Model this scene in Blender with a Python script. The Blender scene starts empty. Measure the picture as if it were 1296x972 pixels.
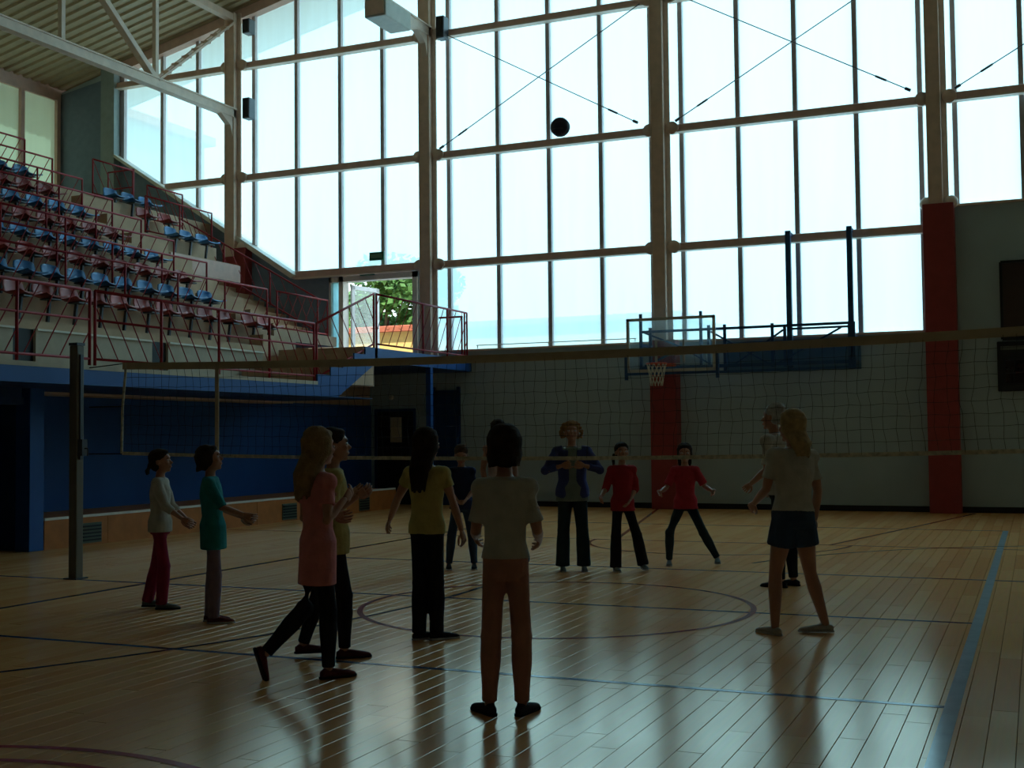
import bpy, bmesh, math, random
from mathutils import Vector, Matrix, noise
random.seed(7)
SC = bpy.context.scene
COL = SC.collection
R_ = math.radians
PI = math.pi

# ------------------------------------------------------------------ camera
cd = bpy.data.cameras.new('camera'); cam = bpy.data.objects.new('camera', cd); COL.objects.link(cam)
cd.sensor_fit = 'HORIZONTAL'; cd.sensor_width = 36.0; cd.lens = 1522.3 * 36.0 / 1296.0
cd.clip_start = 0.05; cd.clip_end = 400
_yaw, _pit, _roll = -0.4101175, 0.04381617, -0.01035355
_F = Vector((math.sin(_yaw) * math.cos(_pit), math.cos(_yaw) * math.cos(_pit), math.sin(_pit)))
_R0 = _F.cross(Vector((0, 0, 1))).normalized(); _U0 = _R0.cross(_F)
_R = math.cos(_roll) * _R0 + math.sin(_roll) * _U0
_U = -math.sin(_roll) * _R0 + math.cos(_roll) * _U0
M = Matrix((( _R.x, _U.x, -_F.x, 0), (_R.y, _U.y, -_F.y, 0), (_R.z, _U.z, -_F.z, 1.5), (0, 0, 0, 1)))
cam.matrix_world = M
SC.camera = cam
# ------------------------------------------------------------------ world: bright hazy summer sky
W = bpy.data.worlds.new('sky'); SC.world = W; W.use_nodes = True
wn = W.node_tree.nodes; wl = W.node_tree.links; wn.clear()
wo = wn.new('ShaderNodeOutputWorld'); wb = wn.new('ShaderNodeBackground'); wc = wn.new('ShaderNodeTexCoord')
ws = wn.new('ShaderNodeSeparateXYZ'); wr = wn.new('ShaderNodeValToRGB')
wl.new(wc.outputs['Generated'], ws.inputs[0]); wl.new(ws.outputs['Z'], wr.inputs[0])
wl.new(wr.outputs[0], wb.inputs[0]); wl.new(wb.outputs[0], wo.inputs[0])
wr.color_ramp.elements[0].position = 0.0; wr.color_ramp.elements[0].color = (0.80, 1.0, 1.0, 1)
wr.color_ramp.elements[1].position = 0.75; wr.color_ramp.elements[1].color = (0.44, 0.70, 1.0, 1)
e = wr.color_ramp.elements.new(0.22); e.color = (0.80, 1.0, 1.02, 1)
e = wr.color_ramp.elements.new(0.40); e.color = (0.66, 0.92, 1.05, 1)
wb.inputs[1].default_value = 1.5
# sun stands high on the camera's side of the building: it lights the trees and the yard, not the hall
sd = bpy.data.lights.new('sun', 'SUN'); so = bpy.data.objects.new('sun', sd); COL.objects.link(so)
sd.energy = 3.0; sd.angle = R_(0.6); sd.color = (1.0, 0.95, 0.85)
so.rotation_euler = (R_(38), 0, R_(25))
# exposure / view
VS = SC.view_settings; VS.view_transform = 'Standard'; VS.look = 'None'; VS.gamma = 1.0; VS.exposure = 0.98
VS.use_curve_mapping = False

# ------------------------------------------------------------------ materials
def mat(name, col, rough=0.6, metal=0.0, var=0.08, scale=6.0, bump=0.0, bscale=60.0, spec=0.4, coat=0.0, obj_var=0.0):
    m = bpy.data.materials.new(name); m.use_nodes = True
    nt = m.node_tree; n = nt.nodes; l = nt.links
    b = n['Principled BSDF']
    b.inputs['Roughness'].default_value = rough; b.inputs['Metallic'].default_value = metal
    b.inputs['Specular IOR Level'].default_value = spec
    if coat: b.inputs['Coat Weight'].default_value = coat; b.inputs['Coat Roughness'].default_value = 0.15
    tc = n.new('ShaderNodeTexCoord'); ns = n.new('ShaderNodeTexNoise'); ns.inputs['Scale'].default_value = scale
    ns.inputs['Detail'].default_value = 4.0
    l.new(tc.outputs['Object'], ns.inputs['Vector'])
    rp = n.new('ShaderNodeValToRGB')
    c = Vector(col[:3])
    rp.color_ramp.elements[0].position = 0.3; rp.color_ramp.elements[1].position = 0.7
    rp.color_ramp.elements[0].color = (*(c * (1 - var)), 1); rp.color_ramp.elements[1].color = (*(c * (1 + var)), 1)
    l.new(ns.outputs['Fac'], rp.inputs[0])
    out = rp.outputs[0]
    if obj_var:
        oi = n.new('ShaderNodeObjectInfo'); hs = n.new('ShaderNodeHueSaturation'); mr = n.new('ShaderNodeMapRange')
        mr.inputs['To Min'].default_value = 1 - obj_var; mr.inputs['To Max'].default_value = 1 + obj_var
        l.new(oi.outputs['Random'], mr.inputs['Value']); l.new(mr.outputs[0], hs.inputs['Value'])
        l.new(out, hs.inputs['Color']); out = hs.outputs[0]
    l.new(out, b.inputs['Base Color'])
    if bump:
        n2 = n.new('ShaderNodeTexNoise'); n2.inputs['Scale'].default_value = bscale; n2.inputs['Detail'].default_value = 3
        l.new(tc.outputs['Object'], n2.inputs['Vector'])
        bp = n.new('ShaderNodeBump'); bp.inputs['Strength'].default_value = bump; bp.inputs['Distance'].default_value = 0.02
        l.new(n2.outputs['Fac'], bp.inputs['Height']); l.new(bp.outputs[0], b.inputs['Normal'])
    return m

def glass_mat(name, col, clear=0.55):
    m = bpy.data.materials.new(name); m.use_nodes = True
    nt = m.node_tree; n = nt.nodes; l = nt.links; n.clear()
    o = n.new('ShaderNodeOutputMaterial'); tr = n.new('ShaderNodeBsdfTransparent'); tl = n.new('ShaderNodeBsdfTranslucent')
    gl = n.new('ShaderNodeBsdfGlossy'); mx = n.new('ShaderNodeMixShader'); m2 = n.new('ShaderNodeMixShader'); fr = n.new('ShaderNodeFresnel')
    tc = n.new('ShaderNodeTexCoord'); mp = n.new('ShaderNodeMapping'); ns = n.new('ShaderNodeTexNoise')
    mp.inputs['Scale'].default_value = (3.0, 3.0, 0.25); ns.inputs['Scale'].default_value = 1.3; ns.inputs['Detail'].default_value = 5
    l.new(tc.outputs['Object'], mp.inputs[0]); l.new(mp.outputs[0], ns.inputs['Vector'])
    mr = n.new('ShaderNodeMapRange'); mr.inputs['From Min'].default_value = 0.3; mr.inputs['From Max'].default_value = 0.7
    mr.inputs['To Min'].default_value = clear - 0.04; mr.inputs['To Max'].default_value = clear + 0.04
    l.new(ns.outputs['Fac'], mr.inputs['Value'])
    tr.inputs[0].default_value = (*col, 1); tl.inputs[0].default_value = (*col, 1); gl.inputs['Roughness'].default_value = 0.05
    fr.inputs['IOR'].default_value = 1.3
    l.new(mr.outputs[0], mx.inputs[0]); l.new(tl.outputs[0], mx.inputs[1]); l.new(tr.outputs[0], mx.inputs[2])
    l.new(fr.outputs[0], m2.inputs[0]); l.new(mx.outputs[0], m2.inputs[1]); l.new(gl.outputs[0], m2.inputs[2])
    l.new(m2.outputs[0], o.inputs[0])
    return m

def wood_floor():
    m = bpy.data.materials.new('varnished_boards'); m.use_nodes = True
    nt = m.node_tree; n = nt.nodes; l = nt.links; b = n['Principled BSDF']
    tc = n.new('ShaderNodeTexCoord'); gi = n.new('ShaderNodeNewGeometry'); oi = n.new('ShaderNodeObjectInfo')
    ad = n.new('ShaderNodeMath'); ad.operation = 'ADD'; fr = n.new('ShaderNodeMath'); fr.operation = 'FRACT'
    l.new(gi.outputs['Random Per Island'], ad.inputs[0]); l.new(oi.outputs['Random'], ad.inputs[1]); l.new(ad.outputs[0], fr.inputs[0])
    wh = n.new('ShaderNodeTexWhiteNoise'); wh.noise_dimensions = '1D'; l.new(fr.outputs[0], wh.inputs['W'])
    rp = n.new('ShaderNodeValToRGB')
    rp.color_ramp.elements[0].color = (0.84, 0.35, 0.12, 1); rp.color_ramp.elements[1].color = (0.95, 0.48, 0.18, 1)
    l.new(wh.outputs['Value'], rp.inputs[0])
    mp = n.new('ShaderNodeMapping'); mp.inputs['Scale'].default_value = (28, 1.6, 1)
    ns = n.new('ShaderNodeTexNoise'); ns.inputs['Scale'].default_value = 1.5; ns.inputs['Detail'].default_value = 6
    l.new(gi.outputs['Position'], mp.inputs[0]); l.new(mp.outputs[0], ns.inputs['Vector'])
    mx = n.new('ShaderNodeMix'); mx.data_type = 'RGBA'; mx.blend_type = 'MULTIPLY'; mx.inputs[0].default_value = 0.25
    l.new(rp.outputs[0], mx.inputs[6]); l.new(ns.outputs['Color'], mx.inputs[7])
    g2 = n.new('ShaderNodeRGBCurve')
    l.new(mx.outputs[2], b.inputs['Base Color'])
    rn = n.new('ShaderNodeTexNoise'); rn.inputs['Scale'].default_value = 0.9; rn.inputs['Detail'].default_value = 4
    l.new(gi.outputs['Position'], rn.inputs['Vector'])
    mr = n.new('ShaderNodeMapRange'); mr.inputs['To Min'].default_value = FLOOR_R0; mr.inputs['To Max'].default_value = FLOOR_R1
    l.new(rn.outputs['Fac'], mr.inputs['Value']); l.new(mr.outputs[0], b.inputs['Roughness'])
    # worn varnish: diffuse wood under an even, slightly rough gloss
    df = n.new('ShaderNodeBsdfDiffuse'); gl = n.new('ShaderNodeBsdfGlossy'); ms = n.new('ShaderNodeMixShader')
    l.new(mx.outputs[2], df.inputs[0]); l.new(mr.outputs[0], gl.inputs['Roughness']); gl.inputs[0].default_value = (1.0, 0.88, 0.76, 1)
    ms.inputs[0].default_value = FLOOR_GLOSS
    l.new(df.outputs[0], ms.inputs[1]); l.new(gl.outputs[0], ms.inputs[2])
    l.new(ms.outputs[0], n['Material Output'].inputs[0])
    return m
FLOOR_R0, FLOOR_R1, FLOOR_GLOSS = 0.12, 0.22, 0.34

MT = {}
MT['board'] = wood_floor()
MT['underfloor'] = mat('dark_joint', (0.05, 0.035, 0.02), 0.9)
MT['backwall'] = mat('grey_green_paint', (0.43, 0.52, 0.54), 0.55, var=0.05, scale=1.2)
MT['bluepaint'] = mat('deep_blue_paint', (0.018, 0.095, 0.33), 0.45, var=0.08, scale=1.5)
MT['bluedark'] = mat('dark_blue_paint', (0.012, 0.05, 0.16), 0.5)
MT['redpier'] = mat('dark_red_paint', (0.34, 0.045, 0.04), 0.55)
MT['column'] = mat('grey_beige_paint', (0.82, 0.58, 0.45), 0.5)
MT['column_lt'] = mat('pale_grey_paint', (0.88, 0.68, 0.55), 0.5)
MT['mullion'] = mat('grey_aluminium', (0.55, 0.46, 0.46), 0.4, metal=0.3)
MT['transom'] = mat('taupe_paint', (0.78, 0.50, 0.41), 0.5)
MT['glass'] = glass_mat('hazy_glazing', (0.60, 0.90, 0.97), 0.25)
MT['clearglass'] = glass_mat('door_glazing', (0.95, 1.0, 1.0), 0.93)
MT['ceiling'] = mat('ribbed_steel_sheet', (0.56, 0.42, 0.26), 0.5, var=0.06)
MT['plaster'] = mat('grey_plaster', (0.33, 0.36, 0.34), 0.8, var=0.06, scale=2)
MT['darkwall'] = mat('warm_wall_paint', (0.42, 0.29, 0.19), 0.8)
MT['concrete'] = mat('beige_concrete', (0.62, 0.42, 0.28), 0.85, var=0.12, scale=3, bump=0.2)
MT['panel'] = mat('pale_grey_panel', (0.55, 0.46, 0.35), 0.7)
MT['benchwood'] = mat('orange_brown_wood', (0.52, 0.17, 0.04), 0.5, var=0.15, scale=4)
MT['whitetrim'] = mat('off_white_trim', (0.86, 0.80, 0.70), 0.5)
MT['rail'] = mat('red_rail_paint', (0.36, 0.020, 0.03), 0.5, spec=0.25)
MT['seat_blue'] = mat('blue_plastic', (0.05, 0.22, 0.50), 0.3, obj_var=0.2)
MT['seat_red'] = mat('faded_red_plastic', (0.40, 0.06, 0.055), 0.35, obj_var=0.25)
MT['black'] = mat('black_paint', (0.012, 0.012, 0.014), 0.5)
MT['steel'] = mat('dark_steel', (0.10, 0.10, 0.11), 0.4, metal=0.6)
MT['frameblue'] = mat('blue_frame_paint', (0.03, 0.085, 0.20), 0.45)
MT['boardwhite'] = mat('board_edge_white', (0.55, 0.52, 0.45), 0.5)
MT['orange'] = mat('orange_red_rim', (0.75, 0.12, 0.06), 0.4)
MT['cord_white'] = mat('white_net_cord', (0.75, 0.70, 0.58), 0.8)
MT['cord_black'] = mat('black_net_cord', (0.012, 0.012, 0.012), 0.8)
MT['tape'] = mat('olive_grey_tape', (0.46, 0.36, 0.24), 0.8)
MT['tape_lt'] = mat('worn_white_tape', (0.50, 0.44, 0.33), 0.8, var=0.35, scale=20)
MT['post'] = mat('brown_grey_post', (0.16, 0.14, 0.11), 0.45, metal=0.2)
MT['line_blue'] = mat('blue_court_line', (0.03, 0.10, 0.22), 0.14)
MT['line_light'] = mat('pale_blue_court_line', (0.42, 0.52, 0.58), 0.14)
MT['line_black'] = mat('dark_court_line', (0.02, 0.02, 0.03), 0.14)
MT['line_red'] = mat('dark_red_court_line', (0.38, 0.04, 0.04), 0.14)
MT['line_orange'] = mat('orange_red_court_line', (0.50, 0.08, 0.02), 0.14)
MT['ball'] = mat('dark_blue_ball_leather', (0.03, 0.03, 0.08), 0.5, bump=0.1, bscale=300)
MT['ball2'] = mat('grey_ball_leather', (0.12, 0.11, 0.16), 0.5, bump=0.1, bscale=300)
MT['sign'] = mat('green_exit_sign', (0.03, 0.18, 0.09), 0.4)
MT['lamp_body'] = mat('cream_lamp_housing', (0.55, 0.52, 0.45), 0.5)
MT['brown'] = mat('dark_brown_board', (0.06, 0.035, 0.03), 0.6)
MT['leaf'] = mat('green_leaves', (0.10, 0.24, 0.05), 0.6, var=0.4, scale=0.8, obj_var=0.2)
MT['bark'] = mat('brown_bark', (0.10, 0.07, 0.04), 0.9)
MT['yellow'] = mat('yellow_render', (0.85, 0.55, 0.18), 0.8)
MT['redtile'] = mat('red_roof_tile', (0.50, 0.14, 0.07), 0.8)
MT['pave'] = mat('pale_paving', (0.42, 0.41, 0.37), 0.9)
MT['soffit'] = mat('beige_soffit', (0.50, 0.44, 0.32), 0.8)
MT['vent'] = mat('grey_green_vent', (0.12, 0.15, 0.11), 0.6)

# ------------------------------------------------------------------ helpers
def link(name, me, m, parent=None, smooth=False):
    o = bpy.data.objects.new(name, me); COL.objects.link(o)
    if m is not None and not me.materials: me.materials.append(m)
    if parent is not None: o.parent = parent
    if smooth:
        for p in me.polygons: p.use_smooth = True
    return o
def obj(name, bm, m, parent=None, smooth=False):
    me = bpy.data.meshes.new(name); bm.to_mesh(me); bm.free()
    return link(name, me, m, parent, smooth)
def tag(o, label=None, cat=None, group=None, kind=None):
    if label: o['label'] = label
    if cat: o['category'] = cat
    if group: o['group'] = group
    if kind: o['kind'] = kind
    return o
def thing(name, label, cat, loc=(0, 0, 0), rz=0.0, group=None):
    o = bpy.data.objects.new(name, None); COL.objects.link(o); o.empty_display_size = 0.1
    o.location = loc; o.rotation_euler = (0, 0, rz)
    return tag(o, label, cat, group)
def struct(name, bm, m, parent=None, smooth=False):
    o = obj(name, bm, m, parent, smooth)
    if parent is None: o['kind'] = 'structure'
    return o
def struct_root(name, loc=(0, 0, 0)):
    o = bpy.data.objects.new(name, None); COL.objects.link(o); o.location = loc; o['kind'] = 'structure'; return o
def NB(): return bmesh.new()
def box(bm, x0, x1, y0, y1, z0, z1, bev=0.0):
    vs = [bm.verts.new(p) for p in ((x0, y0, z0), (x1, y0, z0), (x1, y1, z0), (x0, y1, z0), (x0, y0, z1), (x1, y0, z1), (x1, y1, z1), (x0, y1, z1))]
    fs = [bm.faces.new([vs[i] for i in f]) for f in ((0, 3, 2, 1), (4, 5, 6, 7), (0, 1, 5, 4), (1, 2, 6, 5), (2, 3, 7, 6), (3, 0, 4, 7))]
    if bev:
        es = set(e for f in fs for e in f.edges)
        bmesh.ops.bevel(bm, geom=list(es), offset=bev, segments=2, affect='EDGES', profile=0.5)
    return bm
def bx(*a, **k): return box(NB(), *a, **k)
def frame_of(d):
    d = d.normalized(); up = Vector((0, 0, 1)) if abs(d.z) < 0.95 else Vector((0, 1, 0))
    u = d.cross(up).normalized(); v = u.cross(d).normalized(); return u, v
def tube(bm, pts, r, n=8, cap=True, sq=None):
    """tube along a polyline; r number or list; sq=(w,h) makes a rectangular bar"""
    pts = [Vector(p) for p in pts]
    if not isinstance(r, (list, tuple)): r = [r] * len(pts)
    rings = []
    for i, p in enumerate(pts):
        if i == 0: d = pts[1] - pts[0]
        elif i == len(pts) - 1: d = pts[-1] - pts[-2]
        else: d = (pts[i + 1] - pts[i]).normalized() + (pts[i] - pts[i - 1]).normalized()
        u, v = frame_of(d)
        if sq:
            ring = [bm.verts.new(p + u * sx * sq[0] / 2 + v * sy * sq[1] / 2) for sx, sy in ((-1, -1), (1, -1), (1, 1), (-1, 1))]
        else:
            ring = [bm.verts.new(p + (u * math.cos(2 * PI * k / n) + v * math.sin(2 * PI * k / n)) * r[i]) for k in range(n)]
        rings.append(ring)
    m = len(rings[0])
    for a, b in zip(rings, rings[1:]):
        for k in range(m): bm.faces.new((a[k], a[(k + 1) % m], b[(k + 1) % m], b[k]))
    if cap:
        bm.faces.new(list(reversed(rings[0]))); bm.faces.new(rings[-1])
    return bm
def tb(pts, r=0.02, n=8, **k): return tube(NB(), pts, r, n, **k)
def ball(bm, c, rx, ry=None, rz=None, seg=12, ring=8, mtx=None):
    ry = rx if ry is None else ry; rz = rx if rz is None else rz
    r = bmesh.ops.create_uvsphere(bm, u_segments=seg, v_segments=ring, radius=1.0)
    for v in r['verts']:
        co = Vector((v.co.x * rx, v.co.y * ry, v.co.z * rz))
        if mtx is not None: co = mtx @ co
        v.co = co + Vector(c)
    return bm
def prism(bm, poly, axis, a, b):
    """extrude a 2D polygon: axis 'y' -> poly is (x,z); axis 'x' -> poly is (y,z); axis 'z' -> (x,y)"""
    def P(p, t):
        return (p[0], t, p[1]) if axis == 'y' else ((t, p[0], p[1]) if axis == 'x' else (p[0], p[1], t))
    A = [bm.verts.new(P(p, a)) for p in poly]; B = [bm.verts.new(P(p, b)) for p in poly]
    bm.faces.new(A); bm.faces.new(list(reversed(B))); n = len(poly)
    for i in range(n): bm.faces.new((A[(i + 1) % n], A[i], B[i], B[(i + 1) % n]))
    bmesh.ops.recalc_face_normals(bm, faces=bm.faces[:])
    return bm
def bevel_mod(o, w=0.01, seg=2):
    m = o.modifiers.new('bevel', 'BEVEL'); m.width = w; m.segments = seg; m.limit_method = 'ANGLE'; return o
ORD = ['first', 'second', 'third', 'fourth', 'fifth', 'sixth', 'seventh', 'eighth', 'ninth', 'tenth', 'eleventh', 'twelfth', 'thirteenth', 'fourteenth', 'fifteenth']

D = 24.0          # back wall plane
XR, XL, YB = 9.6, -23.3, -7.0     # room extents
def roof_z(x): return 11.13 + 0.22 * (x + 21.45) if x < -5 else 11.13 + 0.22 * 16.45 - 0.22 * (x + 5)

# ------------------------------------------------------------------ floor
fl = struct('floor', bx(XL - .3, XR + .3, YB - .3, D + .3, -0.30, -0.012), MT['underfloor'])
BW, BL, GAP = 0.135, 1.62, 0.003
boards = []
x = -17.0; ci = 0
Fh = Vector((_F.x, _F.y)); Rh = Vector((_R.x, _R.y)).normalized()
while x < 6.5:
    off = random.random() * BL
    y = -1.0 - off
    while y < D:
        l = BL * random.choice((0.75, 1.0, 1.0, 1.25)); y1 = min(y + l, D - 0.01)
        if y1 - y > 0.1: boards.append((x, y, x + BW, y1))
        y = y1 + 1e-6
        if y1 >= D - 0.011: break
    x += BW; ci += 1
def board_depth(b):
    cx, cy = (b[0] + b[2]) / 2, (b[1] + b[3]) / 2
    z = _F.x * cx + _F.y * cy; r = (Rh.x * cx + Rh.y * cy)
    return z, abs(r) / max(z, 0.1)
vis = []; rest = []
for b in boards:
    z, a = board_depth(b)
    if z > 4.9 and a < 0.47: vis.append((z, b))
    else: rest.append(b)
vis.sort()
near = [b for _, b in vis[:300]]; rest += [b for _, b in vis[300:]]
def board_bm(bm, w, l, cx, cy, tilt=0.0, tx=0.0):
    g = GAP / 2; w2 = w / 2 - g; l2 = l / 2 - g; c = 0.0012
    lo = [bm.verts.new((cx + sx * w2, cy + sy * l2, -0.014)) for sx, sy in ((-1, -1), (1, -1), (1, 1), (-1, 1))]
    mi = [bm.verts.new((cx + sx * w2, cy + sy * l2, -c + sx * w2 * tilt + sy * l2 * tx)) for sx, sy in ((-1, -1), (1, -1), (1, 1), (-1, 1))]
    hi = [bm.verts.new((cx + sx * (w2 - c), cy + sy * (l2 - c), sx * w2 * tilt + sy * l2 * tx)) for sx, sy in ((-1, -1), (1, -1), (1, 1), (-1, 1))]
    bm.faces.new(hi)
    for a, b in ((lo, mi), (mi, hi)):
        for k in range(4): bm.faces.new((a[k], a[(k + 1) % 4], b[(k + 1) % 4], b[k]))
protos = {}
for b in near:
    l = round(b[3] - b[1], 2); key = (l, random.randint(0, 3))
    if key not in protos:
        bm = NB(); board_bm(bm, BW, l, 0, 0, random.uniform(-.0015, .0015), random.uniform(-.0004, .0004))
        me = bpy.data.meshes.new('floor_board'); bm.to_mesh(me); bm.free(); me.materials.append(MT['board']); protos[key] = me
    o = bpy.data.objects.new('floor_board', protos[key]); COL.objects.link(o); o.parent = fl
    o.location = ((b[0] + b[2]) / 2, (b[1] + b[3]) / 2, 0)
bm = NB()
for b in rest: board_bm(bm, BW, b[3] - b[1], (b[0] + b[2]) / 2, (b[1] + b[3]) / 2, random.uniform(-.0015, .0015), random.uniform(-.0004, .0004))
o = obj('floor_boards', bm, MT['board'], fl); o['kind'] = 'stuff'

# court lines, thin paint films on the boards
LZ0, LZ1 = 0.0006, 0.0018
def line_box(x0, x1, y0, y1, m, z=0): obj('court_line', bx(x0, x1, y0, y1, LZ0, LZ1 + z), MT[m], fl)
def ring_line(cx, cy, r, w, m, a0=0, a1=360, z=0.0):
    bm = NB(); n = 96; P = []
    for i in range(n + 1):
        a = R_(a0 + (a1 - a0) * i / n); c, s = math.cos(a), math.sin(a)
        P.append([bm.verts.new((cx + c * (r - w / 2), cy + s * (r - w / 2), LZ1 + z)), bm.verts.new((cx + c * (r + w / 2), cy + s * (r + w / 2), LZ1 + z))])
    for a, b in zip(P, P[1:]): bm.faces.new((a[0], a[1], b[1], b[0]))
    obj('court_line', bm, MT[m], fl)
def seg_line(p, q, w, m, z=0.0):
    p = Vector((p[0], p[1], LZ1 + z)); q = Vector((q[0], q[1], LZ1 + z)); d = (q - p).normalized(); s = Vector((-d.y, d.x, 0)) * w / 2
    bm = NB(); bm.faces.new([bm.verts.new(v) for v in (p + s, q + s, q - s, p - s)])
    for v in bm.verts: pass
    o = obj('court_line', bm, MT[m], fl)
YC = 10.15
line_box(-0.50, -0.42, 0.5, 19.7, 'line_light', .0003)                # right sideline
line_box(-8.64, -8.58, 0.5, 19.7, 'line_black', .0003)                # left sideline
line_box(-14.0, -0.50, YC - .025, YC + .025, 'line_blue')             # centre line
line_box(-12.4, -0.50, 7.0, 7.05, 'line_blue')                        # near attack line
line_box(-8.6, 0.6, 13.10, 13.15, 'line_blue')                        # far attack line
line_box(-8.6, -0.42, 19.66, 19.71, 'line_black')                     # base line
line_box(-12.4, 3.0, 16.58, 16.62, 'line_red', .0001)
ring_line(-3.94, 9.98, 1.72, 0.05, 'line_red', z=.0004)
ring_line(-14.1, 10.3, 9.0, 0.05, 'line_black', -36, 36, z=.0002)
ring_line(-4.1, 2.8, 1.8, 0.05, 'line_red', z=.0003)
ring_line(-4.1, 2.8, 1.56, 0.05, 'line_red', z=.0003)
ring_line(-4.1, 16.6, 1.8, 0.05, 'line_orange', -180, 0, z=.0003)
seg_line((-2.58, 16.6), (-1.06, 23.7), 0.06, 'line_orange', .0006)
seg_line((-5.60, 16.6), (-7.1, 23.7), 0.06, 'line_orange', .0006)
ring_line(2.2, 12.1, 5.6, 0.05, 'line_black', 95, 160, z=.0005)

# ------------------------------------------------------------------ shell
WALLX = [-17.66, -12.36, -6.96, -1.58, 3.75, 9.1]
# back wall (one continuous wall: low sill, raised block on the right, raked on the left, door openings left free)
wb_ = NB()
prism(wb_, [(-12.62, -.02), (-1.87, -.02), (-1.87, 3.40), (-12.62, 3.40)], 'y', D, D + .3)
prism(wb_, [(-1.87, -.02), (XR, -.02), (XR, 5.75), (-1.87, 5.75)], 'y', D, D + .3)
prism(wb_, [(-12.75, 0), (-12.62, 0), (-12.62, 5.28), (-12.75, 5.28)], 'y', D + .02, D + .3)
prism(wb_, [(-15.06, 2.15), (-12.62, 2.15), (-12.62, 3.19), (-15.06, 3.19)], 'y', D, D + .3)
prism(wb_, [(-15.06, 0), (-13.85, 0), (-13.85, 2.15), (-15.06, 2.15)], 'y', D, D + .3)
prism(wb_, [(-12.80, 0), (-12.62, 0), (-12.62, 2.15), (-12.80, 2.15)], 'y', D, D + .3)
prism(wb_, [(XL, 0), (-15.06, 0), (-15.06, 5.28), (-16.0, 5.28), (-21.35, 8.72), (-21.35, 11.1), (XL, 10.65)], 'y', D, D + .3)
struct('wall_back', wb_, MT['backwall'])
struct('trim_1', prism(NB(), [(-16.0, 5.28), (-21.35, 8.72), (-21.35, 8.80), (-15.9, 5.36)], 'y', D - .22, D + .34), MT['whitetrim'])  # raked sill
struct('trim_2', bx(-12.62, -1.87, D - .06, D + .32, 3.40, 3.44), MT['column'])
struct('trim_3', bx(-1.27, XR, D - .06, D + .32, 5.75, 5.79), MT['column'])
struct('baseboard_back', bx(-12.4, XR, D - .025, D, 0, .11), MT['black'])
# inner face of back wall left part is blue-grey
struct('wall_back_panel', prism(NB(), [(XL + .01, 0.0), (-15.08, 0.0), (-15.08, 5.27), (-16.0, 5.27), (-21.35, 8.70), (-21.35, 10.9), (XL + .01, 10.6)], 'y', D - .012, D - .001), mat('grey_blue_paint', (0.20, 0.26, 0.34), 0.6))
struct('trim_4', bx(-21.75, -21.32, D - .22, D - .013, 6.8, 11.05), mat('grey_pilaster_paint', (0.36, 0.42, 0.42), 0.6))
# far-left wall with high windows, right wall, rear wall
struct('wall_left', bx(XL - .3, XL, YB, D + .3, 0, 7.5), MT['plaster'])
struct('trim_5', bx(XL - .3, XL + .02, YB, D + .3, 10.42, 10.78), MT['transom'])
struct('wall_right', bx(XR, XR + .3, YB, D + .3, 0, 6.0), MT['darkwall'])
struct('wall_right_upper', bx(XR, XR + .3, YB, D + .3, 6.0, 12.0), MT['darkwall'])
struct('wall_rear', prism(NB(), [(XL - .3, 0), (XR + .3, 0), (XR + .3, roof_z(XR)), (-5, roof_z(-5)), (XL - .3, roof_z(XL))], 'y', YB - .3, YB), MT['darkwall'])
# ceiling: ribbed sheets, ribs across the hall, running on past the walls as the eaves
bm = NB(); prof = []
y = YB - .3
while y < D + 2.2:
    prof += [(y, .0), (y + .13, .0), (y + .16, .05), (y + .26, .05), (y + .29, 0)]; y += .30
xs = [XL - 2.5, -5, XR + .6]
rows = [[bm.verts.new((xx, p[0], roof_z(xx) + p[1])) for p in prof] for xx in xs]
for a, b in zip(rows, rows[1:]):
    for i in range(len(prof) - 1): bm.faces.new((a[i], b[i], b[i + 1], a[i + 1]))
struct('ceiling', bm, MT['ceiling'])
bm = NB(); prism(bm, [(XL - 2.5, roof_z(XL - 2.5) + .12), (-5, roof_z(-5) + .12), (XR + .6, roof_z(XR + .6) + .12), (XR + .6, roof_z(XR + .6) + .2), (-5, roof_z(-5) + .2), (XL - 2.5, roof_z(XL - 2.5) + .2)], 'y', YB - .3, D + 2.2)
struct('ceiling_deck', bm, MT['soffit'])
# edge beam along the top of the back glazing
struct('trim_6', prism(NB(), [(-21.6, roof_z(-21.6) - .26), (-5, roof_z(-5) - .26), (XR, roof_z(XR) - .26), (XR, roof_z(XR) - .02), (-5, roof_z(-5) - .02), (-21.6, roof_z(-21.6) - .02)], 'y', D - .12, D + .16), MT['transom'])

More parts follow.
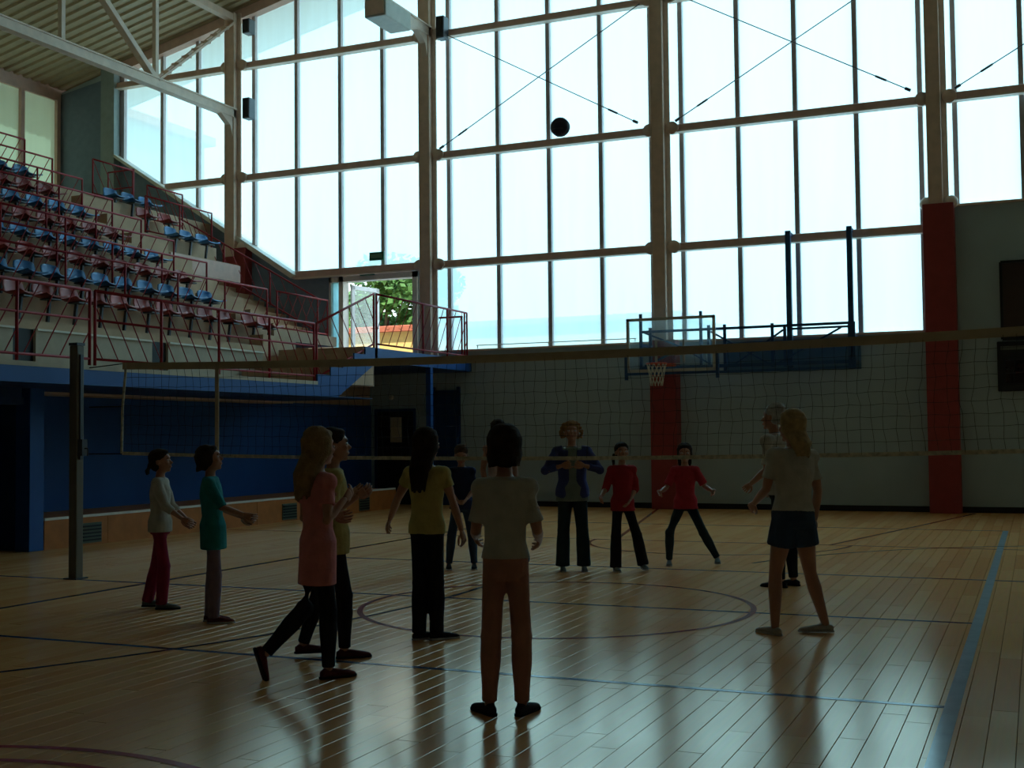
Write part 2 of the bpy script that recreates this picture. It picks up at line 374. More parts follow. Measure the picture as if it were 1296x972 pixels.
# ------------------------------------------------------------------ glazing bays
MZ = [5.36, 7.82, 10.57]          # transom heights
LOW = 3.44
bays = [
    (1, -21.32, -17.66, [-20.0, -18.9], None),
    (2, -17.66, -12.36, [-17.22, -16.0, -14.79, -13.65], None),
    (3, -12.36, -6.96, [-11.95, -10.74, -9.53, -8.34, -7.22], None),
    (4, -6.96, -1.58, [-6.57, -5.39, -4.235, -3.06, -1.87], None),
    (5, -1.58, 3.75, [-1.25, -0.08, 1.12, 2.3, 3.4], None),
    (6, 3.75, 9.1, [4.1, 5.3, 6.5, 7.7, 8.85], None)]  # last bay lies out of view, added for the daylight it lets in
GY = D + 0.12
def rake_z(x): return 5.36 + (8.80 - 5.36) * (-15.9 - x) / (21.35 - 15.9)
for n, x0, x1, mull, _ in bays:
    root = struct_root('window_%d' % n, (0, 0, 0))
    def bottom(x):
        if n == 1: return rake_z(x)
        if n == 2: return max(5.36, rake_z(x))
        if n in (5, 6): return 5.79
        return LOW
    for mx in mull:
        obj('mullion', bx(mx - .045, mx + .045, GY - .09, GY + .06, bottom(mx), roof_z(mx) - .2), MT['mullion'], root)
    if n == 1: obj('mullion', bx(-21.34, -21.2, GY - .1, GY + .06, 8.7, roof_z(-21.3) - .2), MT['mullion'], root)
    edges = [x0] + mull + [x1]
    for i, z in enumerate(MZ + [13.2]):
        if z > roof_z(x0) - .3 and z > roof_z(x1) - .3: continue
        a, b = x0 + .18, x1 - .18
        if n == 1:
            a = -21.4
            if z == 5.36: continue
            if z < rake_z(a): a = -15.9 - (z - 5.36) * (21.35 - 15.9) / 3.44 - .0
        if n == 2 and z == 5.36: a = -15.95; 
        if n in (5, 6) and z < 5.8: continue
        hb = .075 if z != 5.36 or n > 2 else .085
        t = obj('transom', bx(a, b, D - .12, D + .02, z - hb + .02, z + hb + .01), MT['transom'], root); bevel_mod(t, .02)
        obj('transom_flange', bx(a, b, D - .17, D + .02, z - hb - .012, z - hb + .02), MT['column_lt'], t)
    zs = [None] + MZ + [13.2, 99]
    for a, b in zip(edges, edges[1:]):
        for za, zb in zip([LOW] + MZ + [13.2], MZ + [13.2, 99]):
            # pane polygon clipped by sill line and roof
            pa0, pb0 = max(za, bottom(a)), max(za, bottom(b)); pa1, pb1 = min(zb, roof_z(a) - .1), min(zb, roof_z(b) - .1)
            if n == 2 and za == LOW: continue
            if pa1 - pa0 < .05 and pb1 - pb0 < .05: continue
            g = .03
            pa0, pb0 = min(pa0, pa1), min(pb0, pb1)
            if a + g >= b - g: continue
            bmp = NB()
            poly = [(a + g, pa0), (b - g, pb0), (b - g, pb1)] + ([(a + g, pa1)] if pa1 - pa0 > .02 else [])
            if pb1 - pb0 <= .02: poly = [(a + g, pa0), (b - g, pb0), (a + g, pa1)]
            vs = [bmp.verts.new((p[0], GY, p[1])) for p in poly]
            bmp.faces.new(vs)
            obj('pane', bmp, MT['glass'], root)
# far-left high windows
root = struct_root('window_7')
y = 23.9; k = 0
while y > 4:
    obj('mullion', bx(XL - .1, XL + .04, y - .06, y + .06, 7.5, 10.45), MT['transom'], root)
    bmp = NB(); bmp.faces.new([bmp.verts.new(p) for p in ((XL - .05, y - 1.2 + .05, 7.5), (XL - .05, y - .05, 7.5), (XL - .05, y - .05, 10.45), (XL - .05, y - 1.2 + .05, 10.45))])
    obj('pane', bmp, MT['glass'], root); y -= 1.22
struct('wall_left_upper', bx(XL - .3, XL, YB, y + .06, 7.5, 10.5), MT['plaster'])
struct('trim_7', bx(XL - .3, XL, 23.96, D, 7.5, 10.5), MT['transom'])

# ------------------------------------------------------------------ columns
def column(x, zb, label, pier=None):
    t = thing('steel_column', label, 'column', (x, D - .14, 0))
    top = roof_z(x) - .1
    s = obj('shaft', bx(-.16, .10, -.16, .02, zb, top), MT['column'], t); bevel_mod(s, .012)
    obj('side_flange', bx(.10, .20, -.02, .02, zb, top), MT['column_lt'], t)
    obj('flange_edge', bx(-.16, -.15, -.18, .0, zb, top), MT['column_lt'], t)
    for z in MZ:
        if z > top - .3 or z < zb - .1: continue
        for sx in (-1, 1):
            bm = NB(); cx = sx * .235 + (.02 if sx > 0 else -.0)
            r = bmesh.ops.create_cone(bm, cap_ends=True, segments=14, radius1=.13, radius2=.13, depth=.10)
            for v in r['verts']: v.co = Vector((v.co.x, v.co.z, v.co.y)) + Vector((cx, -.02, z))
            obj('joint_bracket', bm, MT['column'], t, True)
    if pier:
        w0, w1, zt, d = pier
        p = obj('pier', bx(w0, w1, -d, .14, 0, zt), MT['redpier'], t); bevel_mod(p, .015)
        if zt > 4:
            bm = NB(); 
            for sx in (-1, 1): ball(bm, (sx * .22 + .02, -.04, zt + .03), .13, .1, .13)
            obj('base_bracket', bm, MT['column_lt'], t, True)
    return t
column(-17.66, 5.9, 'tall grey steel column standing at the top of the stands stairs', (-.25, .42, 6.1, .15))
column(-12.36, 3.2, 'tall grey steel column beside the open upstairs door')
column(-6.96, 3.4, 'tall grey steel column behind the basketball backboard', (-.25, .30, 3.44, .22))
column(-1.58, 5.7, 'tall grey steel column on a high dark red pier', (-.27, .29, 5.78, .22))
column(3.75, 5.7, 'tall grey steel column at the far right beyond the frame', (-.27, .29, 5.78, .22))

# boxes on the columns (loudspeakers)
def wall_speaker(x, y, z, label, h=.5):
    t = thing('loudspeaker', label, 'speaker', (x, y, z))
    b = obj('housing', bx(-.10, .10, -.14, .12, 0, h), MT['steel'], t); bevel_mod(b, .02)
    obj('grille', bx(-.08, .08, -.15, -.14, .03, h - .03), MT['black'], t)
wall_speaker(-17.13, 23.72, 9.18, 'dark box loudspeaker fixed beside the column at the stands')
wall_speaker(-11.92, 23.72, 10.38, 'dark box loudspeaker fixed beside the column by the open door')
wall_speaker(-17.13, 23.72, 11.25, 'dark box loudspeaker high under the roof at the stands column', .35)

# bracing cables
def cable(p, q, label):
    p = Vector(p); q = Vector(q); d = (q - p)
    t = thing('bracing_cable', label, 'cable', p, 0, None)
    obj('wire', tb([(0, 0, 0), d], .011, 6), MT['steel'], t)
    obj('turnbuckle', tb([d * .10, d * .145], .022, 8), MT['steel'], t)
    obj('end_fork', tb([d * .0, d * .022], .03, 8), MT['steel'], t)
for (xa, xb, nm) in ((-12.36, -6.96, 'bay over the open door side'), (-6.96, -1.58, 'bay above the backboard'), (-1.58, 3.75, 'rightmost bay')):
    cable((xa + .36, 23.70, MZ[1] + .10), (xb - .36, 23.70, MZ[2] - .10), 'thin steel brace rising left to right across the window ' + nm)
    cable((xb - .42, 23.63, MZ[1] + .14), (xa + .60, 23.63, MZ[2] - .14), 'thin steel brace falling left to right across the window ' + nm)

# ------------------------------------------------------------------ roof trusses
def truss(x, zc, label):
    t = thing('roof_truss', label, 'truss', (x, D - .2, zc))
    top = roof_z(x) - .22 - zc; L = D - .2 - YB
    c = obj('bottom_chord', bx(-.10, .10, -L, 0, -.09, .09), MT['column_lt'], t)
    obj('chord_flange', bx(-.14, .14, -L, 0, .09, .12), MT['column_lt'], c)
    obj('top_chord', bx(-.09, .09, -L, 0, top - .08, top + .08), MT['column'], t)
    bm = NB(); prism(bm, [(-.55, -.09), (-.0, -.09), (.0, -.75), (-.08, -.62), (-.2, -.3)], 'x', -.07, .07)
    obj('gusset', bm, MT['column_lt'], t)
    ys = [-2.8 * i for i in range(0, int(L / 2.8) + 1)]
    for i, yy in enumerate(ys):
        if i: 
            obj('vertical_strut', bx(-.05, .05, yy - .05, yy + .05, .1, top - .08), MT['column_lt'], t)
        if i % 2 == 1:
            for dy in (2.8, -2.8):
                a = Vector((0, yy, .08)); b = Vector((0, yy + dy, top - .08))
                if i == 1 and dy > 0:
                    g = obj('laced_diagonal', tube(tube(NB(), [a + Vector((-.07, 0, 0)), b + Vector((-.07, 0, 0))], 0, sq=(.05, .05)), [a + Vector((.09, 0, 0)), b + Vector((.09, 0, 0))], 0, sq=(.05, .05)), MT['column'], t)
                    for k in range(1, 8):
                        c0 = a.lerp(b, k / 8)
                        obj('batten', bx(-.10, .12, c0.y - .05, c0.y + .05, c0.z - .03, c0.z + .03), MT['column'], g)
                else:
                    obj('diagonal_strut', tb([a, b], 0, sq=(.16, .12)), MT['column_lt'], t)
    return t
truss(-17.66, 9.38, 'pale steel roof truss over the stands, leftmost')
truss(-12.36, 10.62, 'pale steel roof truss carrying the box floodlight')
truss(-6.96, 11.8, 'pale steel roof truss above the basketball column')
truss(-1.58, 11.8, 'pale steel roof truss above the red pier column')
t = thing('floodlight', 'cream box floodlight hanging on the second roof truss', 'lamp', (-12.2, 21.7, 10.12))
b = obj('housing', bx(-.22, .28, -.55, .55, 0, .38), MT['lamp_body'], t); bevel_mod(b, .03)
obj('front_plate', bx(-.18, .24, -.57, -.55, .04, .34), MT['column'], t)
obj('bracket', bx(-.06, .0, -.1, .1, .38, .50), MT['steel'], t)

# ------------------------------------------------------------------ stands
XF = -11.4         # front edge plane of the overhanging deck
ZW = 2.477         # walkway level
LZ_ = 3.206
def XK(k): return -(13.40 + .633 * k)
def ZK(k): return 3.27 + .439 * k
Y0S, Y1S = 3.0, 22.4
st = struct_root('grandstand')
obj('deck', bx(-13.5, XF - .02, Y0S, 17.8, 2.25, ZW), MT['concrete'], st)
obj('deck_soffit_shade', bx(-13.95, XF - .02, Y0S, 19.7, 2.236, 2.249), MT['bluedark'], st)  # thin dark sheet added; its colour stands for shade under the deck
obj('deck_edge', bx(XF - .02, XF, Y0S, 17.77, 2.235, ZW - .04), MT['bluepaint'], st)
obj('deck_kerb', bx(XF - .06, XF + .005, Y0S, 17.77, ZW - .04, ZW + .02), MT['panel'], st)
obj('deck_infill', bx(-13.5, -11.45, 17.8, 18.4, 2.25, ZW), MT['concrete'], st)
bm = NB(); prism(bm, [(17.8, 2.25), (18.42, 2.25), (19.80, LZ_ - .25), (19.80, LZ_ - .02), (17.8, ZW)], 'x', -15.0, XF - .031); obj('stair_waist', bm, MT['bluedark'], st)
for k in range(0, 8):
    obj('tier', bx(XK(k + 1), XK(k), Y0S, 20.15 if k else 20.0, max(0.0, ZK(k) - 1.0) if k else 2.2, ZK(k)), MT['concrete'], st)
    if k >= 5:
        obj('balcony_tier', bx(XK(k + 1), XK(k), 20.15, D - 1.45, ZK(5) - .35, ZK(k)), MT['concrete'], st)
obj('balcony_edge', bx(XK(5), XK(5) + .04, 20.15, D - 1.45, ZK(5) - .40, ZK(5) - .02), MT['transom'], st)
obj('top_walkway', bx(XL + .005, XK(8), Y0S, D - .02, ZK(8) - .6, ZK(8)), MT['concrete'], st)
# panels along the walkway wall; black plates paint the shade of the recesses
py = 5.0
for (a, b) in ((5.0, 8.95), (9.35, 12.85), (13.28, 15.80), (16.2, 18.9)):
    obj('wall_panel', bx(-13.40, -13.34, a, b, ZW, 3.12), MT['panel'], st)
    obj('panel_cap', bx(-13.40, -13.30, a, b, 3.12, 3.15), MT['whitetrim'], st)
for (a, b) in ((8.95, 9.35), (12.85, 13.28), (15.80, 16.2)):
    obj('recess_shade', bx(-13.40, -13.39, a, b, ZW, 3.14), MT['black'], st)
# stair aisle steps between the blocks of seats (Y 19.0-20.2)
for k in range(0, 8):
    obj('aisle_step', bx(XK(k) - .32, XK(k) + .0, 19.0, 20.1, ZK(k), ZK(k) + .22), MT['concrete'], st)
# landing and the short stair up to it
LZ = 3.206
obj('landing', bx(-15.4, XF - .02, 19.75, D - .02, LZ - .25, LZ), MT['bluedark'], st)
obj('landing_edge', bx(XF - .02, XF, 19.75, D - .03, LZ - .26, LZ + .0), MT['bluepaint'], st)
obj('landing_end', bx(-12.35, XF, D - .05, D - .012, LZ - .26, LZ), MT['bluepaint'], st)
bm = NB(); prism(bm, [(17.77, 2.235), (18.42, 2.235), (19.85, LZ - .26), (19.85, LZ), (19.4, LZ), (19.4, 3.06), (19.0, 3.06), (19.0, 2.9), (18.6, 2.9), (18.6, 2.77), (18.2, 2.77), (18.2, 2.62), (17.77, 2.62)], 'x', XF - .03, XF)
obj('stair_string', bm, MT['bluepaint'], st)
for i in range(5):
    obj('stair_step', bx(-13.3, XF - .03, 17.8 + i * .39, 19.76, ZW + .146 * i, ZW + .146 * (i + 1)), MT['concrete'], st)
obj('walkway_slab', bx(-14.8, -13.95, 20.15, 22.5, 3.5, ZK(1)), MT['concrete'], st)
obj('landing_block', bx(-15.4, -13.98, 19.75, D - .02, 2.2, LZ - .01), MT['concrete'], st)
# stair along the back wall from the landing up beside the seats
for i in range(17):
    x1 = -14.4 - .31 * i
    obj('wall_stair_step', bx(x1 - .32, x1, 22.56, D - .02, LZ - .3, min(ZK(8), 3.42 + .1715 * i)), MT['concrete'], st)
# underside: blue recessed wall, bench, column, side openings
struct('wall_stand', bx(-14.10, -13.95, 12.7, D - .02, 0, 2.24), MT['bluepaint'])
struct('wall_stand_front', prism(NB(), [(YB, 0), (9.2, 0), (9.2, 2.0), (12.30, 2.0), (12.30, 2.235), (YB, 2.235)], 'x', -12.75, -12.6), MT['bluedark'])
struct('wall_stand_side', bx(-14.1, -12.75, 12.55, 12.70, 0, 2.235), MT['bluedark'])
struct('wall_recess', bx(-15.2, -15.1, YB, 12.6, 0, 2.235), MT['black'])  # black colour stands in for the dark inside the doorway
t = thing('support_column', 'square blue support column under the stands beside the black doorway', 'column', (-12.73, 12.58, 0))
s = obj('shaft', bx(-.13, .13, -.13, .13, 0, 2.235), MT['bluepaint'], t); bevel_mod(s, .008)
t = thing('landing_post', 'slim blue post holding up the landing by the far door', 'post', (-11.47, 22.1, 0))
s = obj('shaft', bx(-.055, .055, -.055, .055, 0, LZ - .26), MT['bluepaint'], t)
obj('foot_plate', bx(-.1, .1, -.1, .1, 0, .02), MT['bluepaint'], t)
# wooden bench ledge
t = thing('wooden_ledge', 'long orange brown wooden bench ledge along the blue wall', 'bench', (0, 0, 0))
y = 12.72
while y < 22.6:
    y1 = min(y + 1.24, 22.65)
    obj('front_panel', bx(-12.63, -12.6, y + .004, y1 - .004, 0, .40), MT['benchwood'], t); y = y1
obj('seat_top', bx(-13.95, -12.61, 12.72, 22.65, .38, .42), MT['benchwood'], t)
obj('nosing', bx(-12.63, -12.585, 12.72, 22.65, .405, .44), MT['whitetrim'], t)
obj('end_panel', bx(-13.95, -12.6, 22.65, 22.68, 0, .42), MT['benchwood'], t)
for (a, b) in ((13.42, 13.82), (18.44, 18.9), (21.15, 21.55)):
    v = obj('vent', bx(-12.6, -12.585, a, b, .03, .32), MT['vent'], t)
    for i in range(5): obj('slat', bx(-12.586, -12.572, a + .02, b - .02, .06 + i * .05, .085 + i * .05), MT['black'], v)

# ------------------------------------------------------------------ doors
# door_1: white door standing open at the landing
r = struct_root('door_1')
fw = MT['whitetrim']
obj('door_frame', bx(-15.06, -15.00, D - .03, D + .22, LZ, 5.28), fw, r)
obj('door_frame', bx(-14.80, -14.68, D - .03, D + .22, LZ, 5.28), fw, r)
obj('door_frame', bx(-12.86, -12.74, D - .03, D + .22, LZ, 5.28), fw, r)
obj('door_head', bx(-15.06, -12.74, D - .03, D + .22, 5.14, 5.28), fw, r)
obj('side_light', bx(-15.00, -14.80, D + .05, D + .06, LZ, 5.14), MT['glass'], r)
leafm = mat('white_door_paint', (0.8, 0.8, 0.78), 0.4)
lf = bpy.data.objects.new('door_leaf', None); COL.objects.link(lf); lf.parent = r
lf.location = (-14.62, D + .24, LZ + .02); lf.rotation_euler = (0, 0, R_(78))
obj('leaf_frame', tube(tube(tube(tube(NB(), [(.05, 0, 0), (.05, 0, 1.86)], 0, sq=(.1, .05)), [(.90, 0, 0), (.90, 0, 1.86)], 0, sq=(.1, .05)), [(0, 0, 1.81), (.95, 0, 1.81)], 0, sq=(.05, .1)), [(0, 0, .1), (.95, 0, .1)], 0, sq=(.05, .2)), leafm, lf)
obj('leaf_pane', bx(.1, .85, -.006, .006, .2, 1.76), MT['clearglass'], lf)
obj('handle', tb([(.86, -.04, .9), (.86, -.07, .9), (.76, -.07, .9)], .012), MT['steel'], lf)
# door_2: dark door with a narrow glass lite under the landing
r = struct_root('door_2')
obj('door_frame', bx(-13.86, -13.80, D - .03, D + .1, 0, 2.15), MT['bluedark'], r)
obj('door_frame', bx(-12.86, -12.80, D - .03, D + .1, 0, 2.15), MT['bluedark'], r)
obj('door_head', bx(-13.86, -12.80, D - .03, D + .1, 2.1, 2.16), MT['bluedark'], r)
l_ = obj('door_leaf', bx(-13.80, -12.86, D + .0, D + .05, 0, 2.10), MT['black'], r)
obj('lite', bx(-13.46, -13.17, D - .006, D + .0, 1.40, 1.97), mat('pale_notice_glass', (0.62, 0.52, 0.36), 0.4), l_)
obj('handle', tb([(-12.97, D - .01, 1.03), (-12.97, D - .06, 1.03), (-13.08, D - .06, 1.03)], .012), MT['steel'], l_)
t = thing('wall_lamp', 'small round wall lamp above the dark door under the landing', 'lamp', (-13.4, D - .02, 2.42))
obj('globe', ball(NB(), (0, -.05, 0), .06), MT['lamp_body'], t, True); obj('base', ball(NB(), (0, 0, 0), .05, .02, .05), MT['steel'], t, True)
# door_3: dark blue door leaf right of the landing post
r = struct_root('door_3')
obj('door_leaf', bx(-12.30, -11.75, D - .05, D - .01, 0, 2.55), MT['bluedark'], r)
obj('door_frame', bx(-12.36, -12.30, D - .07, D - .0, 0, 2.62), MT['bluedark'], r)
obj('door_frame', bx(-11.75, -11.68, D - .07, D - .0, 0, 2.62), MT['bluedark'], r)
# door opening under the stands, left edge of the frame
r = struct_root('door_4')
obj('door_frame', bx(-12.62, -12.56, 9.1, 9.2, 0, 2.0), MT['bluedark'], r)
obj('door_head', bx(-12.62, -12.56, 9.1, 12.3, 2.0, 2.1), MT['bluedark'], r)

# ------------------------------------------------------------------ railings (red tube)
def railing(name, label, P, Q, h, lean, bottom=.10, mid=None, posts=None, bars=True, step=.30, barlen=None, endpost=(True, True), slope_bottom=None, r=.022):
    """rail between base points P,Q (feet); h height above the feet line; diagonal bars lean +-1"""
    P = Vector(P); Q = Vector(Q); d = Q - P; L = math.hypot(d.x, d.y); u = Vector((d.x, d.y, 0)) / L; sl = d.z / L
    t = thing(name, label, 'railing', P)
    def at(s, z): return u * s + Vector((0, 0, sl * s + z))
    n = max(1, round(L / 1.35)); ps = posts if posts is not None else [L * i / n for i in range(n + 1)]
    obj('top_rail', tb([at(0, h), at(L, h)], r, 8), MT['rail'], t, True)
    if bottom is not None: obj('bottom_rail', tb([at(0, bottom), at(L, bottom)], r * .85, 6), MT['rail'], t, True)
    if mid is not None: obj('mid_rail', tb([at(0, mid), at(L, mid)], r * .8, 6), MT['rail'], t, True)
    for s in ps:
        obj('post', tb([at(s, 0), at(s, h)], r * .95, 8), MT['rail'], t, True)
    if bars:
        b0 = bottom if bottom is not None else .05; run = (h - b0) * .62
        me = None; s = -run + step * .5
        while s < L:
            s0, s1 = s, s + run
            # clip to the panel
            f0 = 0 if s0 >= 0 else (-s0) / run; f1 = 1 if s1 <= L else (L - s0) / run
            if f1 - f0 > .12:
                za, zb = (b0 + (h - b0) * f0, b0 + (h - b0) * f1)
                if lean < 0: za, zb = (b0 + (h - b0) * (1 - f0), b0 + (h - b0) * (1 - f1))
                obj('bar', tb([at(s0 + run * f0, za), at(s0 + run * f1, zb)], .008, 5), MT['rail'], t)
            s += step
    return t
ZF = ZW + .0
railing('front_railing', 'red railing along the walkway edge of the stands, left section', (XF - .04, 8.6, ZF), (XF - .04, 12.32, ZF), 1.02, 1, .11, .63)
railing('front_railing', 'red railing along the walkway edge of the stands, right section', (XF - .04, 12.42, ZF), (XF - .04, 17.72, ZF), 1.02, -1, .11, .63)
railing('stair_railing', 'red sloping railing climbing from the walkway to the landing', (XF - .04, 17.80, ZF), (XF - .04, 19.78, LZ), 1.03, -1, .08)
railing('landing_railing', 'red railing on the front edge of the landing by the open door', (XF - .04, 19.88, LZ), (XF - .04, 23.85, LZ), 1.03, 1, .08, posts=[0, 1.9, 3.0, 3.85, 3.97])
railing('landing_return', 'short red rail closing the landing end toward the column', (XF - .12, 23.80, LZ), (-12.10, 23.80, LZ), .95, 1, None, posts=[.02], bars=False)
ends = {1: 20.3, 2: 19.0, 3: 18.8, 4: 18.6, 5: 18.5, 6: 18.35, 7: 18.2, 8: 18.1}
rn = {1: 'first', 2: 'second', 3: 'third', 4: 'fourth', 5: 'fifth', 6: 'sixth', 7: 'seventh', 8: 'topmost'}
for k, ye in ends.items():
    xk = XK(k) - .05
    y0 = .93 * (-xk) - 1.2
    railing('tier_railing', 'red railing between seat rows of the stands, %s above the walkway railing' % rn[k], (xk, y0, ZK(k)), (xk, min(ye, 20.1), ZK(k)), .80, 1, .06, step=.36, r=.019)
railing('tier_railing', 'red railing panel beyond the aisle, nearest the open door', (XK(1) - .05, 20.45, ZK(1)), (XK(1) - .05, 22.35, ZK(1)), .80, 1, .06, r=.019)
railing('stair_railing', 'red raking railing beside the stairs along the back wall', (-18.19, 22.5, 5.88), (-14.43, 22.5, 3.80), .79, -1, .05, step=.34, r=.020)
railing('block_railing', 'red railing in front of the far seats under the leftmost column', (XK(6) - .05, 20.2, ZK(6)), (XK(6) - .05, 22.45, ZK(6)), .80, -1, .06, r=.019)
railing('block_railing', 'small red railing behind the far seats, beside the grey pilaster', (XK(8) - .04, 20.0, ZK(8)), (XK(8) - .04, 21.25, ZK(8)), .80, -1, .06, r=.019)
railing('block_railing', 'red railing stepping down between the far seats and the window', (XK(7) - .05, 21.0, ZK(7)), (XK(7) - .05, 22.2, ZK(7)), .80, -1, .06, r=.019)
railing('block_railing', 'short red return rail at the top of the far seats', (XK(8) - .1, 21.35, ZK(8)), (-19.3, 21.35, ZK(8)), .85, 1, .45, bars=False, r=.019)
# thin rail on the window sill
t = thing('sill_rail', 'thin pale rail on the window sill left of the backboard', 'rail', (-11.2, 23.84, 3.44))
obj('top_rail', tb([(0, 0, .07), (3.65, 0, .07)], .010, 6), MT['whitetrim'], t)
for s in (0.02, 1.7, 2.9, 3.63): obj('post', tb([(s, 0, 0), (s, 0, .08)], .010, 6), MT['whitetrim'], t)

# ------------------------------------------------------------------ seats
def seat_proto(m):
    bm = NB(); prof = [(.20, .405), (.17, .425), (.05, .405), (-.08, .395), (-.16, .415), (-.20, .47), (-.215, .54), (-.225, .61), (-.225, .655)]
    nx = 7; grid = []
    for i, (px, pz) in enumerate(prof):     # px forward (+), pz up
        row = []
        w = .215 if i < 6 else (.215, .20, .15)[min(2, i - 6)]
        for j in range(nx):
            f = (j / (nx - 1)) * 2 - 1
            up = .035 * abs(f) ** 3 if i < 6 else 0
            fw = .055 * f * f if i >= 5 else 0
            row.append(bm.verts.new((px + fw, f * w, pz + up - (.02 * f * f if i == len(prof) - 1 else 0))))
        grid.append(row)
    for a, b in zip(grid, grid[1:]):
        for j in range(nx - 1): bm.faces.new((a[j], a[j + 1], b[j + 1], b[j]))
    bmesh.ops.recalc_face_normals(bm, faces=bm.faces[:])
    bmesh.ops.solidify(bm, geom=bm.faces[:], thickness=.012)
    me = bpy.data.meshes.new('shell'); bm.to_mesh(me); bm.free(); me.materials.append(m)
    for p in me.polygons: p.use_smooth = True
    return me
bmL = NB(); tube(bmL, [(-.05, 0, .01), (.0, 0, .40)], 0, sq=(.05, .035)); box(bmL, -.10, .14, -.10, .10, .375, .395); box(bmL, -.14, .05, -.06, .06, 0, .015)
legme = bpy.data.meshes.new('bracket'); bmL.to_mesh(legme); bmL.free(); legme.materials.append(MT['steel'])
SM = {'blue': seat_proto(MT['seat_blue']), 'red': seat_proto(MT['seat_red'])}
rownames = ['lowest row of red seats', 'lowest row of blue seats', 'second lowest red row', 'second lowest blue row', 'third lowest red row', 'third lowest blue row', 'highest red row', 'highest blue row']
def place_seat(k, y, label, grp):
    c = 'red' if k % 2 == 0 else 'blue'
    t = thing('stadium_seat', label, 'seat', (XK(k) - .31, y, ZK(k)), random.uniform(-.06, .06), grp)
    o = bpy.data.objects.new('seat_shell', SM[c]); COL.objects.link(o); o.parent = t
    o = bpy.data.objects.new('bracket', legme); COL.objects.link(o); o.parent = t
yends = [18.5, 18.95, 19.05, 18.95, 18.5, 18.3, 18.1, 18.1]
for k in range(8):
    y = yends[k] - .3 if k else 18.40; i = 0
    c = 'red' if k % 2 == 0 else 'blue'
    while y > .925 * (-(XK(k)) + .45):
        place_seat(k, y, '%s plastic bucket seat, %s from the aisle in the %s' % (c, ORD[i], rownames[k]), 'bucket seats of the stands, ' + rownames[k])
        y -= .56; i += 1
for k, ys in {0: [19.15, 19.65], 7: [20.3, 20.85, 21.4], 6: [20.6, 21.3], 5: [20.75, 21.25, 21.8]}.items():
    c = 'red' if k % 2 == 0 else 'blue'
    for i, y in enumerate(ys):
        place_seat(k, y, '%s bucket seat across the aisle, %s toward the window, %s' % (c, ORD[i], rownames[k]), 'bucket seats across the aisle')

# ------------------------------------------------------------------ exit signs
def sign(x, z, label):
    t = thing('exit_sign', label, 'sign', (x, D - .08, z))
    b = obj('housing', bx(-.19, .19, -.03, .03, 0, .19), MT['sign'], t); bevel_mod(b, .01)
    obj('pictogram_band', bx(-.15, .15, -.034, -.03, .05, .14), mat('pale_green_sign_face', (0.16, 0.36, 0.22), 0.5), b)
sign(-13.74, 5.57, 'small green exit sign hanging in the window above the open door')
sign(-14.00, 5.24, 'small green exit sign fixed to the door head of the open door')

# ------------------------------------------------------------------ wall boards at right
t = thing('scoreboard', 'black scoreboard hanging low on the wall beside the right red pier', 'scoreboard', (-.62, D - .1, 2.24))
b = obj('housing', bx(0, 1.9, -.04, .095, 0, .92), MT['black'], t); bevel_mod(b, .02)
obj('header_strip', bx(.06, 1.84, -.045, -.04, .76, .83), mat('dim_grey_strip', (0.12, 0.12, 0.10), .6), b)
for i in range(3): obj('display_window', bx(.14 + i * .6, .56 + i * .6, -.045, -.04, .15, .6), mat('dark_display', (0.02, 0.006, 0.006), .2), b)
t = thing('wall_panel', 'large dark brown panel mounted high beside the right red pier', 'panel', (-.52, D - .06, 3.2))
b = obj('board', bx(0, 2.6, -.02, .055, 0, 1.43), MT['brown'], t)
obj('edge_frame', tube(tube(tube(tube(NB(), [(0, -.03, 0), (0, -.03, 1.43)], 0, sq=(.05, .04)), [(2.6, -.03, 0), (2.6, -.03, 1.43)], 0, sq=(.05, .04)), [(0, -.03, 0), (2.6, -.03, 0)], 0, sq=(.05, .05)), [(0, -.03, 1.43), (2.6, -.03, 1.43)], 0, sq=(.05, .05)), MT['black'], t)

# ------------------------------------------------------------------ basketball hoop on its folding wall frame
YB_ = 23.35
t = thing('basketball_hoop', 'basketball backboard with red rim on a blue wall frame', 'basketball hoop', (0, 0, 0))
bf = obj('backboard', bx(-7.54, -5.80, YB_ - .01, YB_ + .01, 2.80, 3.84), MT['clearglass'], t)
def bar(a, b, w, m, p, nm='frame_bar', h=None): return obj(nm, tb([a, b], 0, sq=(w, h or w)), MT[m], p)
for (a, b) in (((-7.56, 2.78), (-7.56, 3.86)), ((-5.78, 2.78), (-5.78, 3.86)), ((-7.58, 3.84), (-5.76, 3.84)), ((-7.58, 2.80), (-5.76, 2.80))):
    bar((a[0], YB_ - .02, a[1]), (b[0], YB_ - .02, b[1]), .055, 'boardwhite', t, 'board_edge')
for (a, b) in (((-6.97, 2.95), (-6.97, 3.40)), ((-6.40, 2.95), (-6.40, 3.40)), ((-6.99, 3.40), (-6.38, 3.40)), ((-6.99, 2.93), (-6.38, 2.93))):
    bar((a[0], YB_ - .025, a[1]), (b[0], YB_ - .025, b[1]), .05, 'boardwhite', t, 'target_mark', .01)
bar((-7.60, YB_ - .03, 2.62), (-7.60, YB_ - .03, 3.25), .06, 'frameblue', t, 'edge_pad'); bar((-5.72, YB_ - .03, 2.62), (-5.72, YB_ - .03, 3.25), .06, 'frameblue', t, 'edge_pad')
bar((-7.62, YB_ - .03, 2.74), (-5.70, YB_ - .03, 2.74), .05, 'frameblue', t, 'edge_pad')
